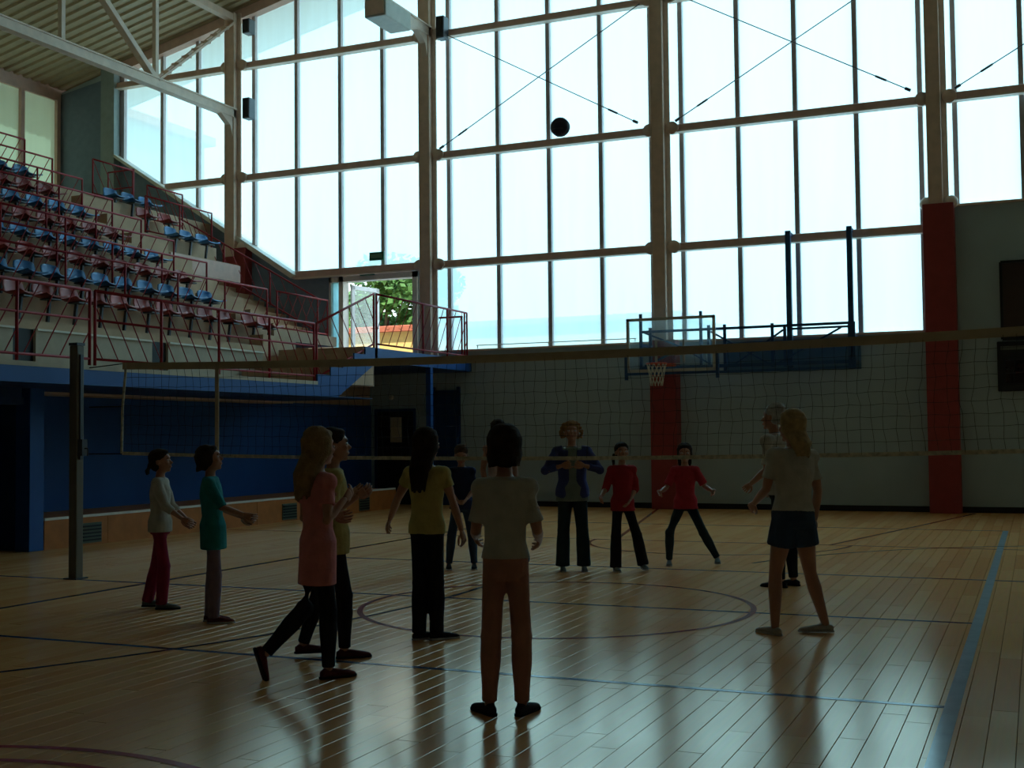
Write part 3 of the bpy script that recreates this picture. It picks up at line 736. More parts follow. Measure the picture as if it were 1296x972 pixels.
# rim
RC = Vector((-6.86, YB_ - .38, 2.92)); rr = .20
bm = NB(); tube(bm, [RC + Vector((math.cos(a) * rr, math.sin(a) * rr, 0)) for a in [2 * PI * i / 28 for i in range(29)]], .013, 8, cap=False)
obj('rim', bm, MT['orange'], t, True)
obj('rim_bracket', bx(RC.x - .09, RC.x + .30, YB_ - .19, YB_ - .02, 2.87, 2.93), MT['orange'], t)
bm = NB()
for i in range(12):
    for dr in (1, -1):
        pts = []
        for j in range(7):
            f = j / 6; a = 2 * PI * i / 12 + dr * f * 1.1; r = rr * (1 - .42 * f ** .7)
            pts.append(RC + Vector((math.cos(a) * r, math.sin(a) * r, -.44 * f)))
        tube(bm, pts, .0085, 5)
obj('hoop_net', bm, MT['cord_white'], t)
# wall frame truss
fy = YB_ + .12
for z, w in ((3.60, .05), (2.86, .07)):
    bar((-7.33, fy, z), (-3.12, fy, z), w, 'frameblue', t)
bar((-5.75, fy, 2.74), (-3.08, fy, 2.76), .05, 'frameblue', t); bar((-4.30, fy - .02, 3.53), (-3.12, fy - .02, 3.53), .04, 'frameblue', t)
for x_, z0, z1 in ((-7.33, 2.8, 3.97), (-7.13, 2.8, 3.68), (-5.92, 2.8, 3.68), (-6.08, 2.8, 3.97), (-5.60, 2.75, 3.68), (-4.66, 2.8, 3.66), (-4.42, 2.8, 3.58), (-3.20, 2.78, 3.58), (-3.12, 2.72, 3.62)):
    bar((x_, fy, z0), (x_, fy, z1), .055, 'frameblue', t)
for a, b in (((-7.25, 3.58), (-6.45, 3.25)), ((-6.45, 3.25), (-5.9, 2.9)), ((-5.88, 3.55), (-4.75, 2.88)), ((-5.45, 2.85), (-4.45, 3.52)), ((-4.6, 2.85), (-3.35, 3.52)), ((-7.25, 2.9), (-6.45, 3.25))):
    bar((a[0], fy, a[1]), (b[0], fy, b[1]), .035, 'frameblue', t)
for x_ in (-4.33, -3.17):
    bar((x_, fy + .05, 2.72), (x_, fy + .05, 5.45), .10, 'frameblue', t, 'hanger_post')
    bar((x_, fy + .05, 5.42), (x_, D - .12, 5.42), .06, 'frameblue', t, 'hanger_arm')
for x_ in (-7.33, -3.12):
    bar((x_, fy, 2.86), (x_, D - .0, 2.86), .05, 'frameblue', t, 'wall_arm'); bar((x_, fy, 3.34), (x_, D, 3.34), .05, 'frameblue', t, 'wall_arm')
obj('wall_plate', bx(-5.75, -3.06, D - .03, D - .0, 2.74, 3.36), mat('blue_wall_board', (0.08, 0.16, 0.26), .6), t)

# ------------------------------------------------------------------ volleyball net
NY = 10.2; NX0, NX1 = -9.01, 0.60
def ntop(x):
    f = (x - NX0) / (NX1 - NX0); return 2.335 - .075 * 4 * f * (1 - f) + .0 * f
def nbot(x):
    f = (x - NX0) / (NX1 - NX0); return 1.365 - .065 * 4 * f * (1 - f)
t = thing('volleyball_net', 'black meshed volleyball net stretched across the court', 'net', (0, NY, 0))
N = 60; X_ = [NX0 + (NX1 - NX0) * i / N for i in range(N + 1)]
def strip(name, zf, h, m, y=0.0, th=.004):
    bm = NB(); rows = []
    for x_ in X_:
        z = zf(x_); rows.append([bm.verts.new(p) for p in ((x_, y - th, z - h / 2), (x_, y - th, z + h / 2), (x_, y + th, z + h / 2), (x_, y + th, z - h / 2))])
    for a, b in zip(rows, rows[1:]):
        for i in range(4): bm.faces.new((a[i], b[i], b[(i + 1) % 4], a[(i + 1) % 4]))
    bm.faces.new(rows[0]); bm.faces.new(list(reversed(rows[-1])))
    obj(name, bm, MT[m], t)
strip('top_tape', lambda x_: ntop(x_) - .03, .075, 'tape')
strip('bottom_tape', nbot, .035, 'tape_lt')
bm = NB(); c = .0021
nx = int((NX1 - NX0) / .1); nz = 9
def npt(i, j):
    x_ = NX0 + .02 + i * (NX1 - NX0 - .04) / nx; f = j / nz
    w = .012 * math.sin(i * 1.7 + j * .9) + .010 * math.sin(i * .31 + j * 2.3)
    z = nbot(x_) * (1 - f) + (ntop(x_) - .05) * f
    env = math.sin(PI * f)
    return Vector((x_ + w * env + .03 * math.sin(i * .13) * env, .006 * math.sin(i * .8 + j), z + .006 * math.sin(i * 2.1 + j * 1.3) * env))
for i in range(nx + 1): tube(bm, [npt(i, j) for j in range(nz + 1)], c, 3, cap=False)
for j in range(1, nz): tube(bm, [npt(i, j) for i in range(nx + 1)], c, 3, cap=False)
o = obj('netting', bm, MT['cord_black'], t); o['kind'] = 'stuff'
obj('side_tape', tb([(NX0 + .05, 0, ntop(NX0)), (NX0, 0, 1.85), (NX0 - .01, 0, nbot(NX0))], 0, sq=(.028, .01)), MT['tape_lt'], t)
obj('side_band', tb([(-7.76, -.01, 2.30), (-7.76, -.01, 1.31)], 0, sq=(.045, .012)), MT['tape'], t)
for z0, z1 in ((2.30, 2.33), (1.87, 1.87), (1.36, 1.36)):
    obj('tie_cord', tb([(-9.47, 0, z0), (NX0, 0, z1)], .006, 5), MT['cord_black'], t)
def vpost(x_, label):
    t = thing('volleyball_post', label, 'post', (x_, NY, 0))
    p = obj('tube', bx(-.055, .055, -.055, .055, 0, 2.55), MT['post'], t); bevel_mod(p, .012)
    obj('cap', bx(-.06, .06, -.06, .06, 2.55, 2.58), MT['steel'], t)
    obj('floor_plate', bx(-.09, .09, -.09, .09, 0, .015), MT['steel'], t)
    obj('sliding_rail', bx(.055, .075, -.02, .02, 1.3, 2.45), MT['steel'], t)
    w = obj('winch', bx(.055, .12, -.04, .04, 1.34, 1.52), MT['steel'], t)
    obj('crank', tb([(.12, 0, 1.42), (.16, 0, 1.42), (.16, 0, 1.34)], .008), MT['steel'], w)
vpost(-9.65, 'square brown grey volleyball post standing left of the net')
vpost(.75, 'square brown grey volleyball post at the right end of the net')

# ------------------------------------------------------------------ ball in the air
bc = _F * 0 + Vector((-4.626, 12.018, 4.837))
t = thing('volleyball', 'dark ball flying high above the net in front of the windows', 'ball', bc)
bm = NB(); ball(bm, (0, 0, 0), .104, seg=36, ring=24); obj('shell', bm, MT['ball'], t, True)
for ax in range(3):
    for s in (-1, 1):
        bm = NB()
        for off in (-.034, .034):
            pts = []
            for i in range(-6, 7):
                a = i * .105
                p = Vector((math.sqrt(max(0, .1045 ** 2 - off * off - (.1045 * math.sin(a)) ** 2)), off, .1045 * math.sin(a)))
                q = Vector((p[(0 - ax) % 3], p[(1 - ax) % 3], p[(2 - ax) % 3])) * s
                pts.append(q)
            tube(bm, pts, .0022, 5)
        obj('seam', bm, MT['ball2'], t)

# ------------------------------------------------------------------ outside: yard, wall, tree
struct('ground_outside', bx(-75, 60, D + .3, 140, -.5, 3.0), MT['pave'])
struct('ground_left', bx(-90, XL - .3, -40, D + .29, -.5, 2.99), MT['pave'])
t = thing('yellow_wall', 'low yellow building with a red tiled edge across the yard', 'building', (-18, 34, 3.0))
obj('wall', bx(-9, 8.5, 0, 5, 0, 1.92), MT['yellow'], t)
rf = obj('roof', prism(NB(), [(-9.2, 1.92), (8.7, 1.92), (8.7, 2.08), (-9.2, 2.08)], 'y', -.25, 5.2), MT['redtile'], t)
for i in range(40):
    obj('roof_tile', tb([(-9.1 + i * .45, -.27, 2.04), (-9.1 + i * .45, .5, 2.12)], .07, 6), MT['redtile'], rf)
def tree(x, y, h, r, label, seed, n=1900):
    rnd = random.Random(seed)
    t = thing('leafy_tree', label, 'tree', (x, y, 3.0), 0, 'trees across the yard')
    bm = NB(); tube(bm, [(0, 0, 0), (.1, 0, h * .3), (0, .1, h * .6)], [.28, .2, .12], 8)
    for i in range(7):
        a = rnd.uniform(0, 2 * PI); tube(bm, [(0, 0, h * rnd.uniform(.2, .5)), (math.cos(a) * r * .6, math.sin(a) * r * .6, h * rnd.uniform(.5, .85))], [.1, .03], 6)
    obj('trunk', bm, MT['bark'], t)
    verts = []; faces = []
    clumps = [(Vector((rnd.gauss(0, r * .42), rnd.gauss(0, r * .42), h * rnd.uniform(.12, .88))), r * rnd.uniform(.25, .42)) for _ in range(26)]
    for i in range(n):
        c, cr = rnd.choice(clumps)
        p = c + Vector((rnd.gauss(0, 1), rnd.gauss(0, 1), rnd.gauss(0, 1))).normalized() * cr * rnd.uniform(.5, 1.05)
        u = Vector((rnd.gauss(0, 1), rnd.gauss(0, 1), rnd.gauss(0, .6))).normalized(); v = u.orthogonal().normalized(); s = rnd.uniform(.10, .22)
        b = len(verts); verts += [p - u * s, p + v * s * .55, p + u * s, p - v * s * .55]; faces.append((b, b + 1, b + 2, b + 3))
    me = bpy.data.meshes.new('foliage'); me.from_pydata([tuple(v) for v in verts], [], faces); me.materials.append(MT['leaf'])
    o = bpy.data.objects.new('foliage', me); COL.objects.link(o); o.parent = t; o['kind'] = 'stuff'
tree(-24.6, 43.5, 5.6, 3.0, 'leafy green tree seen through the open door', 3, 11000)
t = thing('left_sky_block', 'plain beige block added beyond the high left windows to dull them', 'building', (-30, 6, 3.0))  # added block, cuts the sky light behind the left panes
obj('wall', bx(-2, 2, -30, 30, 0, 9.4), mat('beige_block_render', (0.40, 0.36, 0.20), 0.8), t)
obj('roof', bx(-2.3, 2.3, -30.3, 30.3, 9.4, 9.7), MT['redtile'], t)
# ------------------------------------------------------------------ people
MT['skin'] = mat('warm_skin', (0.42, 0.20, 0.13), 0.5, var=0.05, scale=10)
MT['lips'] = mat('lip_red', (0.45, 0.12, 0.10), 0.4)
MT['eye_white'] = mat('eye_white', (0.8, 0.78, 0.74), 0.2)
MT['eye_dark'] = mat('eye_dark', (0.03, 0.02, 0.015), 0.2)
def cloth(name, c): return mat(name, c, 0.9, var=0.10, scale=14, bump=0.25, bscale=40, spec=0.15)
def hairm(name, c): return mat(name, c, 0.8, var=0.25, scale=25, bump=0.3, bscale=120, spec=0.1)
def sdir(pitch, side, sg=1):
    p, s = R_(pitch), R_(side)
    return Vector((sg * math.sin(s), math.sin(p) * math.cos(s), -math.cos(p) * math.cos(s)))
def eloft(bm, secs, n=18):
    """secs: (centre, across axis, front axis, half width, half depth)"""
    rings = []
    for c, u, v, a, b in secs:
        rings.append([bm.verts.new(Vector(c) + u * (a * math.cos(2 * PI * k / n)) + v * (b * math.sin(2 * PI * k / n))) for k in range(n)])
    for r0, r1 in zip(rings, rings[1:]):
        for k in range(n): bm.faces.new((r0[k], r0[(k + 1) % n], r1[(k + 1) % n], r1[k]))
    bm.faces.new(list(reversed(rings[0]))); bm.faces.new(rings[-1])
def limb(bm, pts, rad, n=14):
    tube(bm, pts, rad, n)
    for p, r in zip(pts, rad): ball(bm, p, r, seg=12, ring=8)
def fused(name, bm, m, parent, voxel, smooth=3, extra=None):
    """closed shells -> one continuous skin (voxel remesh, smoothed), optional extra mesh joined on"""
    bmesh.ops.recalc_face_normals(bm, faces=bm.faces[:])
    me = bpy.data.meshes.new('tmp'); bm.to_mesh(me); bm.free()
    o = bpy.data.objects.new('tmp', me); COL.objects.link(o)
    r = o.modifiers.new('r', 'REMESH'); r.mode = 'VOXEL'; r.voxel_size = voxel; r.use_smooth_shade = True
    if smooth: s = o.modifiers.new('s', 'SMOOTH'); s.iterations = smooth; s.factor = 0.6
    dg = bpy.context.evaluated_depsgraph_get(); dg.update()
    me2 = bpy.data.meshes.new_from_object(o.evaluated_get(dg))
    bpy.data.objects.remove(o); bpy.data.meshes.remove(me)
    if extra is not None:
        b2 = bmesh.new(); b2.from_mesh(me2); e = bpy.data.meshes.new('e'); extra.to_mesh(e); extra.free(); b2.from_mesh(e); b2.to_mesh(me2); b2.free(); bpy.data.meshes.remove(e)
    me2.name = name; me2.materials.clear(); me2.materials.append(m)
    for p in me2.polygons: p.use_smooth = True
    o = bpy.data.objects.new(name, me2); COL.objects.link(o); o.parent = parent
    return o
def hand(bm, wrist, d, palm_n, L, sg, curl=25):
    """palm with four unequal bent fingers and a side thumb; d = hand direction, palm_n = palm normal (inner side)"""
    d = d.normalized(); palm_n = (palm_n - d * palm_n.dot(d)).normalized(); s = d.cross(palm_n).normalized() * sg
    secs = [(wrist, s, palm_n, .017, .013), (wrist + d * L * .18, s, palm_n, .026, .014), (wrist + d * L * .45, s, palm_n, .036, .014), (wrist + d * L * .52, s, palm_n, .034, .011)]
    eloft(bm, secs, 12)
    for i, (off, ln) in enumerate(((-.026, .42), (-.009, .50), (.009, .47), (.025, .37))):
        p = wrist + d * L * .50 + s * off; pts = [p]; dd = d + s * off * 4
        for j, f in enumerate((.42, .33, .25)):
            a = R_(curl * (j + .6)); dv = (d * math.cos(a) + palm_n * math.sin(a) + s * off * 3).normalized()
            pts.append(pts[-1] + dv * ln * L * f)
        tube(bm, pts, [.0085, .0082, .0072, .0055], 7); ball(bm, pts[-1], .0055, seg=7, ring=5)
    p = wrist + d * L * .15 - s * .022
    tube(bm, [p, p + (d * .75 - s * .6 + palm_n * .25) * L * .22, p + (d * 1.25 - s * .65 + palm_n * .5) * L * .30, p + (d * 1.9 - s * .55 + palm_n * .7) * L * .32], [.012, .0105, .009, .0065], 7)

def person(label, x, y, H, face, shirt=None, pants=None, hair=None, shoe=None, legs=None, arms=None, lean=0, twist=0, head=(0, 0), kid=False,
           sleeve=.5, hem=.46, flare=0, legcut=1.0, hairstyle='long', hairlen=.3, cardigan=None, wide=1.0, male=False, top='tee', skirt_flare=0, heels=(0, 0), foot_yaw=(0, 0), shoe_h=.035, side_lean=0, curl=(25, 25), bulk=1.0):
    a = R_(face); fw = Fh.normalized() * math.cos(a) + Rh * math.sin(a)
    rz = math.atan2(-fw.x, fw.y)                       # local +Y -> fw
    hh = H * (.152 if kid else .140)
    # --- skeleton
    kf = .88 if kid else 1.0; hipw = .047 * H * kf; thigh = .238 * H; shank = .232 * H; ank = .042 * H
    L, Rr = legs
    def leg(sg, spec):
        hip = Vector((sg * hipw, 0, 0)); kn = hip + sdir(spec[0], spec[1], sg) * thigh; an = kn + sdir(spec[2], spec[3], sg) * shank
        return [hip, kn, an]
    JL, JR = leg(-1, L), leg(1, Rr)
    lowest = min(JL[2].z - heels[0], JR[2].z - heels[1])
    dz = ank - lowest
    mid = Vector(((JL[2].x + JR[2].x) / 2, (JL[2].y + JR[2].y) / 2, 0))
    sh = Vector((-mid.x, -mid.y, dz))
    JL = [p + sh for p in JL]; JR = [p + sh for p in JR]; pel = sh.copy()
    t = thing('person', label, 'person', (x, y, 0), rz)
    la, ta, sa = R_(lean), R_(twist), R_(side_lean)
    up = Vector((math.sin(sa), math.sin(la) * math.cos(sa), math.cos(la) * math.cos(sa))).normalized()
    def ax(tw):
        r = Vector((math.cos(tw), math.sin(tw) * -1, 0)); r = (r - up * r.dot(up)).normalized(); return r, up.cross(r).normalized()
    def tors(h): return pel + up * (h * H)
    w = wide
    prof = [(-.035, .070, .055), (.0, .088, .064), (.04, .086, .062), (.10, .070 if not male else .078, .052), (.16, .072 if not male else .082, .054), (.22, .084 if not male else .092, .060), (.27, .088, .052), (.305, .080, .040), (.325, .042, .034)]
    if kid: prof = [(h, a_ * .93, b_ * .95) for h, a_, b_ in prof]
    def hemsec(h, infl, fl=0):
        ys = [J_[0].y + (J_[1].y - J_[0].y) * min(1, max(0, -h * H) / thigh) for J_ in (JL, JR)]; xs_ = [J_[0].x + (J_[1].x - J_[0].x) * min(1, max(0, -h * H) / thigh) for J_ in (JL, JR)]
        rr_ = .047 * H * w * kf
        c = Vector(((xs_[0] + xs_[1]) / 2, (ys[0] + ys[1]) / 2, pel.z + h * H)) if h < 0 else tors(h)
        hw = abs(xs_[1] - xs_[0]) / 2 + rr_ + infl; hd = max(abs(ys[1] - ys[0]) / 2 + rr_ + infl, .067 * H * w * bulk * kf + infl + .003)
        return (c, Vector((1, 0, 0)), Vector((0, 1, 0)), hw * (1 + fl), hd * (1 + fl))
    def secs(infl, h0, h1, fl=0):
        out = []
        for h, a_, b_ in prof:
            if h < h0 - 1e-6 or h > h1 + 1e-6: continue
            r, f = ax(ta * max(0, min(1, h / .27))); k = (1 + fl * max(0, (.10 - h) / .14))
            out.append((tors(h), r, f, (a_ * H * w + infl) * k, (b_ * H * w * bulk + infl) * k))
        return out
    r1, f1 = ax(ta)
    neck = tors(.325); shl = {}
    shw = (.090 if not male else .108) * H * (.94 if kid else 1) * w
    arms_j = {}
    for i, sg in enumerate((-1, 1)):
        S = tors(.288) + r1 * sg * shw
        up_p, up_s, fo_p, fo_s = arms[i]
        def D3(p, s_):
            d = sdir(p, s_, sg); return (r1 * d.x + f1 * d.y + up * d.z).normalized()
        E_ = S + D3(up_p, up_s) * .155 * H; Wr = E_ + D3(fo_p, fo_s) * .130 * H
        arms_j[sg] = (S, E_, Wr)
    # --- body (one continuous surface)
    bm = NB()
    eloft(bm, secs(0, -.05, .33))
    eloft(bm, [(tors(.31), r1, f1, .034 * H, .032 * H), (tors(.345), r1, f1, .028 * H, .029 * H), (tors(.375) + f1 * .006 * H, r1, f1, .027 * H, .029 * H)], 14)
    for sg, J in ((-1, JL), (1, JR)):
        h_, k_, a_ = J; mt = h_.lerp(k_, .5); mc = k_.lerp(a_, .3)
        limb(bm, [h_ + Vector((-sg * .004 * H, 0, 0)), mt, k_, mc, a_], [.043 * H * w * kf, .038 * H * w * kf, .029 * H, .032 * H, .019 * H])
    for sg in (-1, 1):
        S, E_, Wr = arms_j[sg]
        limb(bm, [S - r1 * sg * .03 * H, S, S.lerp(E_, .5), E_, E_.lerp(Wr, .3), Wr], [.034 * H, .029 * H, .025 * H, .020 * H, .021 * H, .0135 * H])
    # head
    hy, hp = R_(head[0]), R_(head[1])
    Mh = Matrix.Rotation(-hy, 3, 'Z') @ Matrix.Rotation(hp, 3, 'X')
    hc = tors(.353) + f1 * .010 * H
    def basis(v):      # head-local (x right, y forward, z up; unit = head height) -> person-local
        q = Mh @ Vector(v); q = q * hh; return hc + r1 * q.x + f1 * q.y + Vector((0, 0, 1)) * q.z
    def hball(b, c, rx, ry, rz, seg=16, ring=12):
        r = bmesh.ops.create_uvsphere(b, u_segments=seg, v_segments=ring, radius=1.0)
        for v in r['verts']: v.co = basis((c[0] + v.co.x * rx, c[1] + v.co.y * ry, c[2] + v.co.z * rz))
    hball(bm, (0, -.02, .62), .345, .42, .375); hball(bm, (0, .13, .34), .255, .27, .33); hball(bm, (0, .30, .08), .10, .09, .07)
    hball(bm, (0, .37, .64), .17, .07, .06)
    tube(bm, [basis((0, .38, .54)), basis((0, .45, .42)), basis((0, .50, .35))], [.035 * hh, .05 * hh, .065 * hh], 8)
    hball(bm, (0, .40, .22), .11, .05, .045)
    for sx in (-1, 1): hball(bm, (sx * .34, -.03, .44), .035, .08, .12); hball(bm, (sx * .16, .32, .40), .09, .08, .08)
    ex = NB()
    for i, sg in enumerate((-1, 1)):
        S, E_, Wr = arms_j[sg]; d = (Wr - E_).normalized()
        inn = (-r1 * sg * .8 + up * (.3 if abs(d.z) < .7 else 0)).normalized()
        if abs(inn.dot(d)) > .9: inn = f1
        hand(ex, Wr - d * .006, d, inn, .094 * H, sg, curl[i])
    fused('body', bm, MT['skin'], t, .0085, 3, ex)
    for sx in (-1, 1):
        b = NB(); hball(b, (sx * .155, .375, .50), .055, .035, .035, 10, 8); e_ = obj('eye', b, MT['eye_white'], t, True)
        b = NB(); hball(b, (sx * .155, .400, .50), .026, .016, .026, 8, 6); obj('iris', b, MT['eye_dark'], e_, True)
        b = NB(); tube(b, [basis((sx * .07, .42, .575)), basis((sx * .16, .415, .60)), basis((sx * .25, .36, .575))], .013 * hh, 5); obj('eyebrow', b, hair, t, True)
    b = NB(); hball(b, (0, .415, .215), .095, .035, .022, 10, 6); hball(b, (0, .412, .245), .08, .035, .016, 10, 6); obj('lips', b, MT['lips'], t, True)
    # --- clothes
    bm = NB(); inf = .014
    hl_ = [h for h in (hem - .51, (hem - .51) * .5, 0.0, .05) if h >= hem - .511]
    low = [hemsec(h, inf + .006, skirt_flare * max(0, -h) * 6) for h in sorted(set(hl_))]
    if hem - .51 > 0: low = []
    if top != 'tank':
        eloft(bm, low + secs(inf, max(.09 if low else 0.0, hem - .515), .31) + [(tors(.320), r1, f1, .066 * H + inf * .5, .042 * H + inf * .5)])
    else: eloft(bm, low + secs(inf * .8, .09, .28))
    if top != 'tank':
        eloft(bm, [(tors(.295), r1, f1, .060 * H, .042 * H), (tors(.330), r1, f1, .036 * H, .035 * H)], 14)
        for sg in (-1, 1):
            S, E_, Wr = arms_j[sg]
            if sleeve <= .5: pts = [S - r1 * sg * .035 * H, S, S.lerp(E_, max(.15, sleeve * 2))]; rr = [.038 * H + inf * .6, .033 * H + inf * .6, .026 * H + inf * .9]
            else:
                q = (sleeve - .5) * 2; pts = [S - r1 * sg * .035 * H, S, S.lerp(E_, .5), E_, E_.lerp(Wr, q)]; rr = [.038 * H + inf * .6, .034 * H + inf * .5, .027 * H + inf, .022 * H + inf, .017 * H + inf]
            tube(bm, pts, rr, 14); ball(bm, pts[1], rr[1]);
            if len(pts) > 3: ball(bm, pts[3], rr[3])
    else:
        for sg in (-1, 1): tube(bm, [tors(.24) + r1 * sg * .045 * H + f1 * .05 * H, tors(.315) + r1 * sg * .045 * H, tors(.24) + r1 * sg * .045 * H - f1 * .05 * H], .016 * H, 8)
    # soft folds at the waist
    for v in bm.verts:
        v.co += v.co.normalized() * 0
    fused('shirt', bm, shirt, t, .0095, 2)
    if cardigan:
        bm = NB()
        for sg in (-1, 1):
            sl = []
            for h, a_, b_ in prof:
                if h < hem - .52 or h > .31: continue
                r, f = ax(ta * max(0, min(1, h / .27)))
                sl.append((tors(h) + r * sg * (a_ * .55) * H * w - f * .004 * H, r, f, a_ * H * w * .56 + .016, b_ * H * w * bulk + .024))
            eloft(bm, sl, 14)
            S, E_, Wr = arms_j[sg]
            tube(bm, [S - r1 * sg * .035 * H, S, S.lerp(E_, .5), E_, E_.lerp(Wr, .75)], [.050 * H, .044 * H, .037 * H, .031 * H, .025 * H], 14); ball(bm, E_, .031 * H); ball(bm, S, .044 * H)
        bk = [(tors(h) - ax(0)[1] * .03 * H, *ax(0), a_ * H * w + .012, b_ * H * .75) for h, a_, b_ in prof if hem - .52 <= h <= .31]
        eloft(bm, bk, 14)
        fused('cardigan', bm, cardigan, t, .0095, 2)
    bm = NB(); pf = .010
    pr = [(h, a_ * (kf + 1) / 2, b_) for h, a_, b_ in prof if h <= (.11 if hem > .5 else .06)]
    eloft(bm, [(tors(h), *ax(0), a_ * H * w + pf, b_ * H * w * bulk + pf) for h, a_, b_ in pr])
    for sg, J in ((-1, JL), (1, JR)):
        h_, k_, a_ = J; h2 = h_ + Vector((-sg * .002 * H, 0, 0))
        if legcut >= .99:
            fl = flare * H; en = a_ - (a_ - k_).normalized() * (-.010 * H if flare else .004 * H)
            pts = [h2, h_.lerp(k_, .5), k_, k_.lerp(a_, .35), k_.lerp(a_, .75), en]
            rr = [.048 * H * w * kf + .002, .041 * H * w * kf + .003, .033 * H + .006 + fl * .2, .034 * H + .006 + fl * .4, .024 * H + .008 + fl * .8, .022 * H + .008 + fl]
        else:
            pts = [h2, h_.lerp(k_, legcut * .5), h_.lerp(k_, legcut)]; rr = [.051 * H * w + .004, .050 * H * w + .008, .048 * H * w + .012]
        tube(bm, pts, rr, 14); ball(bm, pts[0], rr[0])
        if legcut >= .99:
            for q_, r_ in list(zip(pts, rr))[1:4]: ball(bm, q_, r_ * (1.08 if q_ is k_ else 1.0))
    fused('trousers' if legcut >= .99 else 'shorts', bm, pants, t, .0095, 2)
    # --- shoes
    for i, (sg, J) in enumerate(((-1, JL), (1, JR))):
        a_ = J[2]; yw = R_(foot_yaw[i]); fd = Vector((math.sin(yw) * sg, math.cos(yw), 0)); hl = heels[i]
        pd = R_(0 if hl <= 0 else (48 if hl < .08 else 72)) ; fdir = (fd * math.cos(pd) - Vector((0, 0, 1)) * math.sin(pd)); un = (fd * math.sin(pd) + Vector((0, 0, 1)) * math.cos(pd)); sd_ = fdir.cross(un)
        FL = .150 * H
        o_ = a_ - un * (ank - .002)
        def fp(u, v, s_=0): return o_ + fdir * u * FL + un * v + sd_ * s_
        bm = NB()
        eloft(bm, [(fp(-.24, .028), sd_, un, .014, .020), (fp(-.16, .030), sd_, un, .025, .028), (fp(.05, .034), sd_, un, .027, .032), (fp(.30, .028), sd_, un, .031, .026), (fp(.55, .022), sd_, un, .035, .020), (fp(.70, .018), sd_, un, .028, .016), (fp(.78, .015), sd_, un, .014, .010)], 14)
        eloft(bm, [(fp(-.03, .03), fdir, sd_, .034, .026), (fp(-.03, .03 + shoe_h), fdir, sd_, .028, .024)], 12)
        s_ = fused('shoe', bm, shoe[0], t, .006, 2)
        bm = NB()
        poly = [(-.26, .010), (-.20, .024), (0, .028), (.3, .032), (.55, .036), (.72, .028), (.80, .010)]
        pts = [(u, w_) for u, w_ in poly] + [(u, -w_) for u, w_ in reversed(poly)]
        lo = [bm.verts.new(fp(u, 0, w_)) for u, w_ in pts]; hi = [bm.verts.new(fp(u, .014, w_)) for u, w_ in pts]
        bm.faces.new(lo); bm.faces.new(list(reversed(hi)))
        for k in range(len(pts)): bm.faces.new((lo[k], lo[(k + 1) % len(pts)], hi[(k + 1) % len(pts)], hi[k]))
        bmesh.ops.recalc_face_normals(bm, faces=bm.faces[:]); obj('sole', bm, shoe[1], s_)
        if len(shoe) > 2:
            b = NB()
            for q in (.12, .22, .32): tube(b, [fp(q, .050 - q * .03, -.014), fp(q, .058 - q * .04, 0), fp(q, .050 - q * .03, .014)], .003, 5)
            obj('laces', b, shoe[2], s_)
    # --- hair
    rnd = random.Random(hash(label) % 1000 if False else len(label) * 7 + int(x * 10))
    bm = NB()
    st = hairstyle
    hball(bm, (0, -.06, .70), .385, .43, .36)
    if st != 'short': hball(bm, (0, .16, .86), .27, .23, .13)
    hball(bm, (0, -.17, .56), .36, .31, .34)
    st = hairstyle
    if st in ('long', 'bob', 'tail', 'bun', 'sidetail'):
        hball(bm, (0, -.20, .46), .33, .27, .36)
    def lock(pts, r0, r1_): 
        n_ = len(pts); tube(bm, pts, [r0 + (r1_ - r0) * i / (n_ - 1) for i in range(n_)], 6)
    if st in ('long', 'bob'):
        ln = hairlen * H
        back = tors(.27) - f1 * (.055 * H * bulk)
        for i in range(30):
            an = R_(-118 + 236 * i / 29 + rnd.uniform(-3, 3))      # 0 = straight back
            sx, cy = math.sin(an), -math.cos(an)
            rr = .37
            P5 = []
            for phd in (78, 58, 36, 12, -14):
                c_, s__ = math.cos(R_(phd)), math.sin(R_(phd)); P5.append(basis((sx * .37 * c_, cy * .41 * c_ - .07, .66 + s__ * .37)))
            p2 = basis((sx * .375, cy * .38 - .07, .36))
            z3 = p2.z - ln * (1 if abs(an) < R_(95) else .8) * rnd.uniform(.86, 1.04)
            spread = 1.0 if st == 'bob' else .95
            d3 = (p2 - basis((0, -.05, .30))); 
            q = basis((0, -.16, .0)) + d3 * spread * .95; q.z = (p2.z + z3) / 2 + .0
            e3 = basis((0, -.18, .0)) + d3 * (.92 if st == 'bob' else .62); e3.z = z3
            if st == 'long':
                q -= f1 * .035 * H; e3 -= f1 * .045 * H
                q -= up * 0; 
            lock(P5 + [p2, q, e3], .085 * hh, .050 * hh if st == 'bob' else .035 * hh)
    if st in ('tail', 'sidetail'):
        sx = 0 if st == 'tail' else .32
        p = basis((sx, -.46, .42)); ball(bm, p, .09 * hh)
        for i in range(7):
            o_ = Vector((rnd.uniform(-1, 1), rnd.uniform(-1, 1), 0)) * .06 * hh
            lock([p, p + o_ - f1 * .10 * hh - Vector((0, 0, .25 * hh)), p + o_ * 1.3 - f1 * .08 * hh - Vector((0, 0, hairlen * H * rnd.uniform(.8, 1)))], .09 * hh, .03 * hh)
    if st == 'bun':
        hball(bm, (0, -.50, .30), .17, .14, .15)
    if st == 'curly':
        for i in range(150):
            th = rnd.uniform(0, 2 * PI); ph = rnd.uniform(-.55, 1.45)
            v = Vector((math.cos(th) * math.cos(ph), math.sin(th) * math.cos(ph), math.sin(ph)))
            if v.y > .45 and v.z < .55: continue
            k_ = rnd.uniform(.95, 1.12); hball(bm, (v.x * .50 * k_, v.y * .46 - .06, .57 + v.z * .46 * k_), .085, .085, .085, 8, 6)
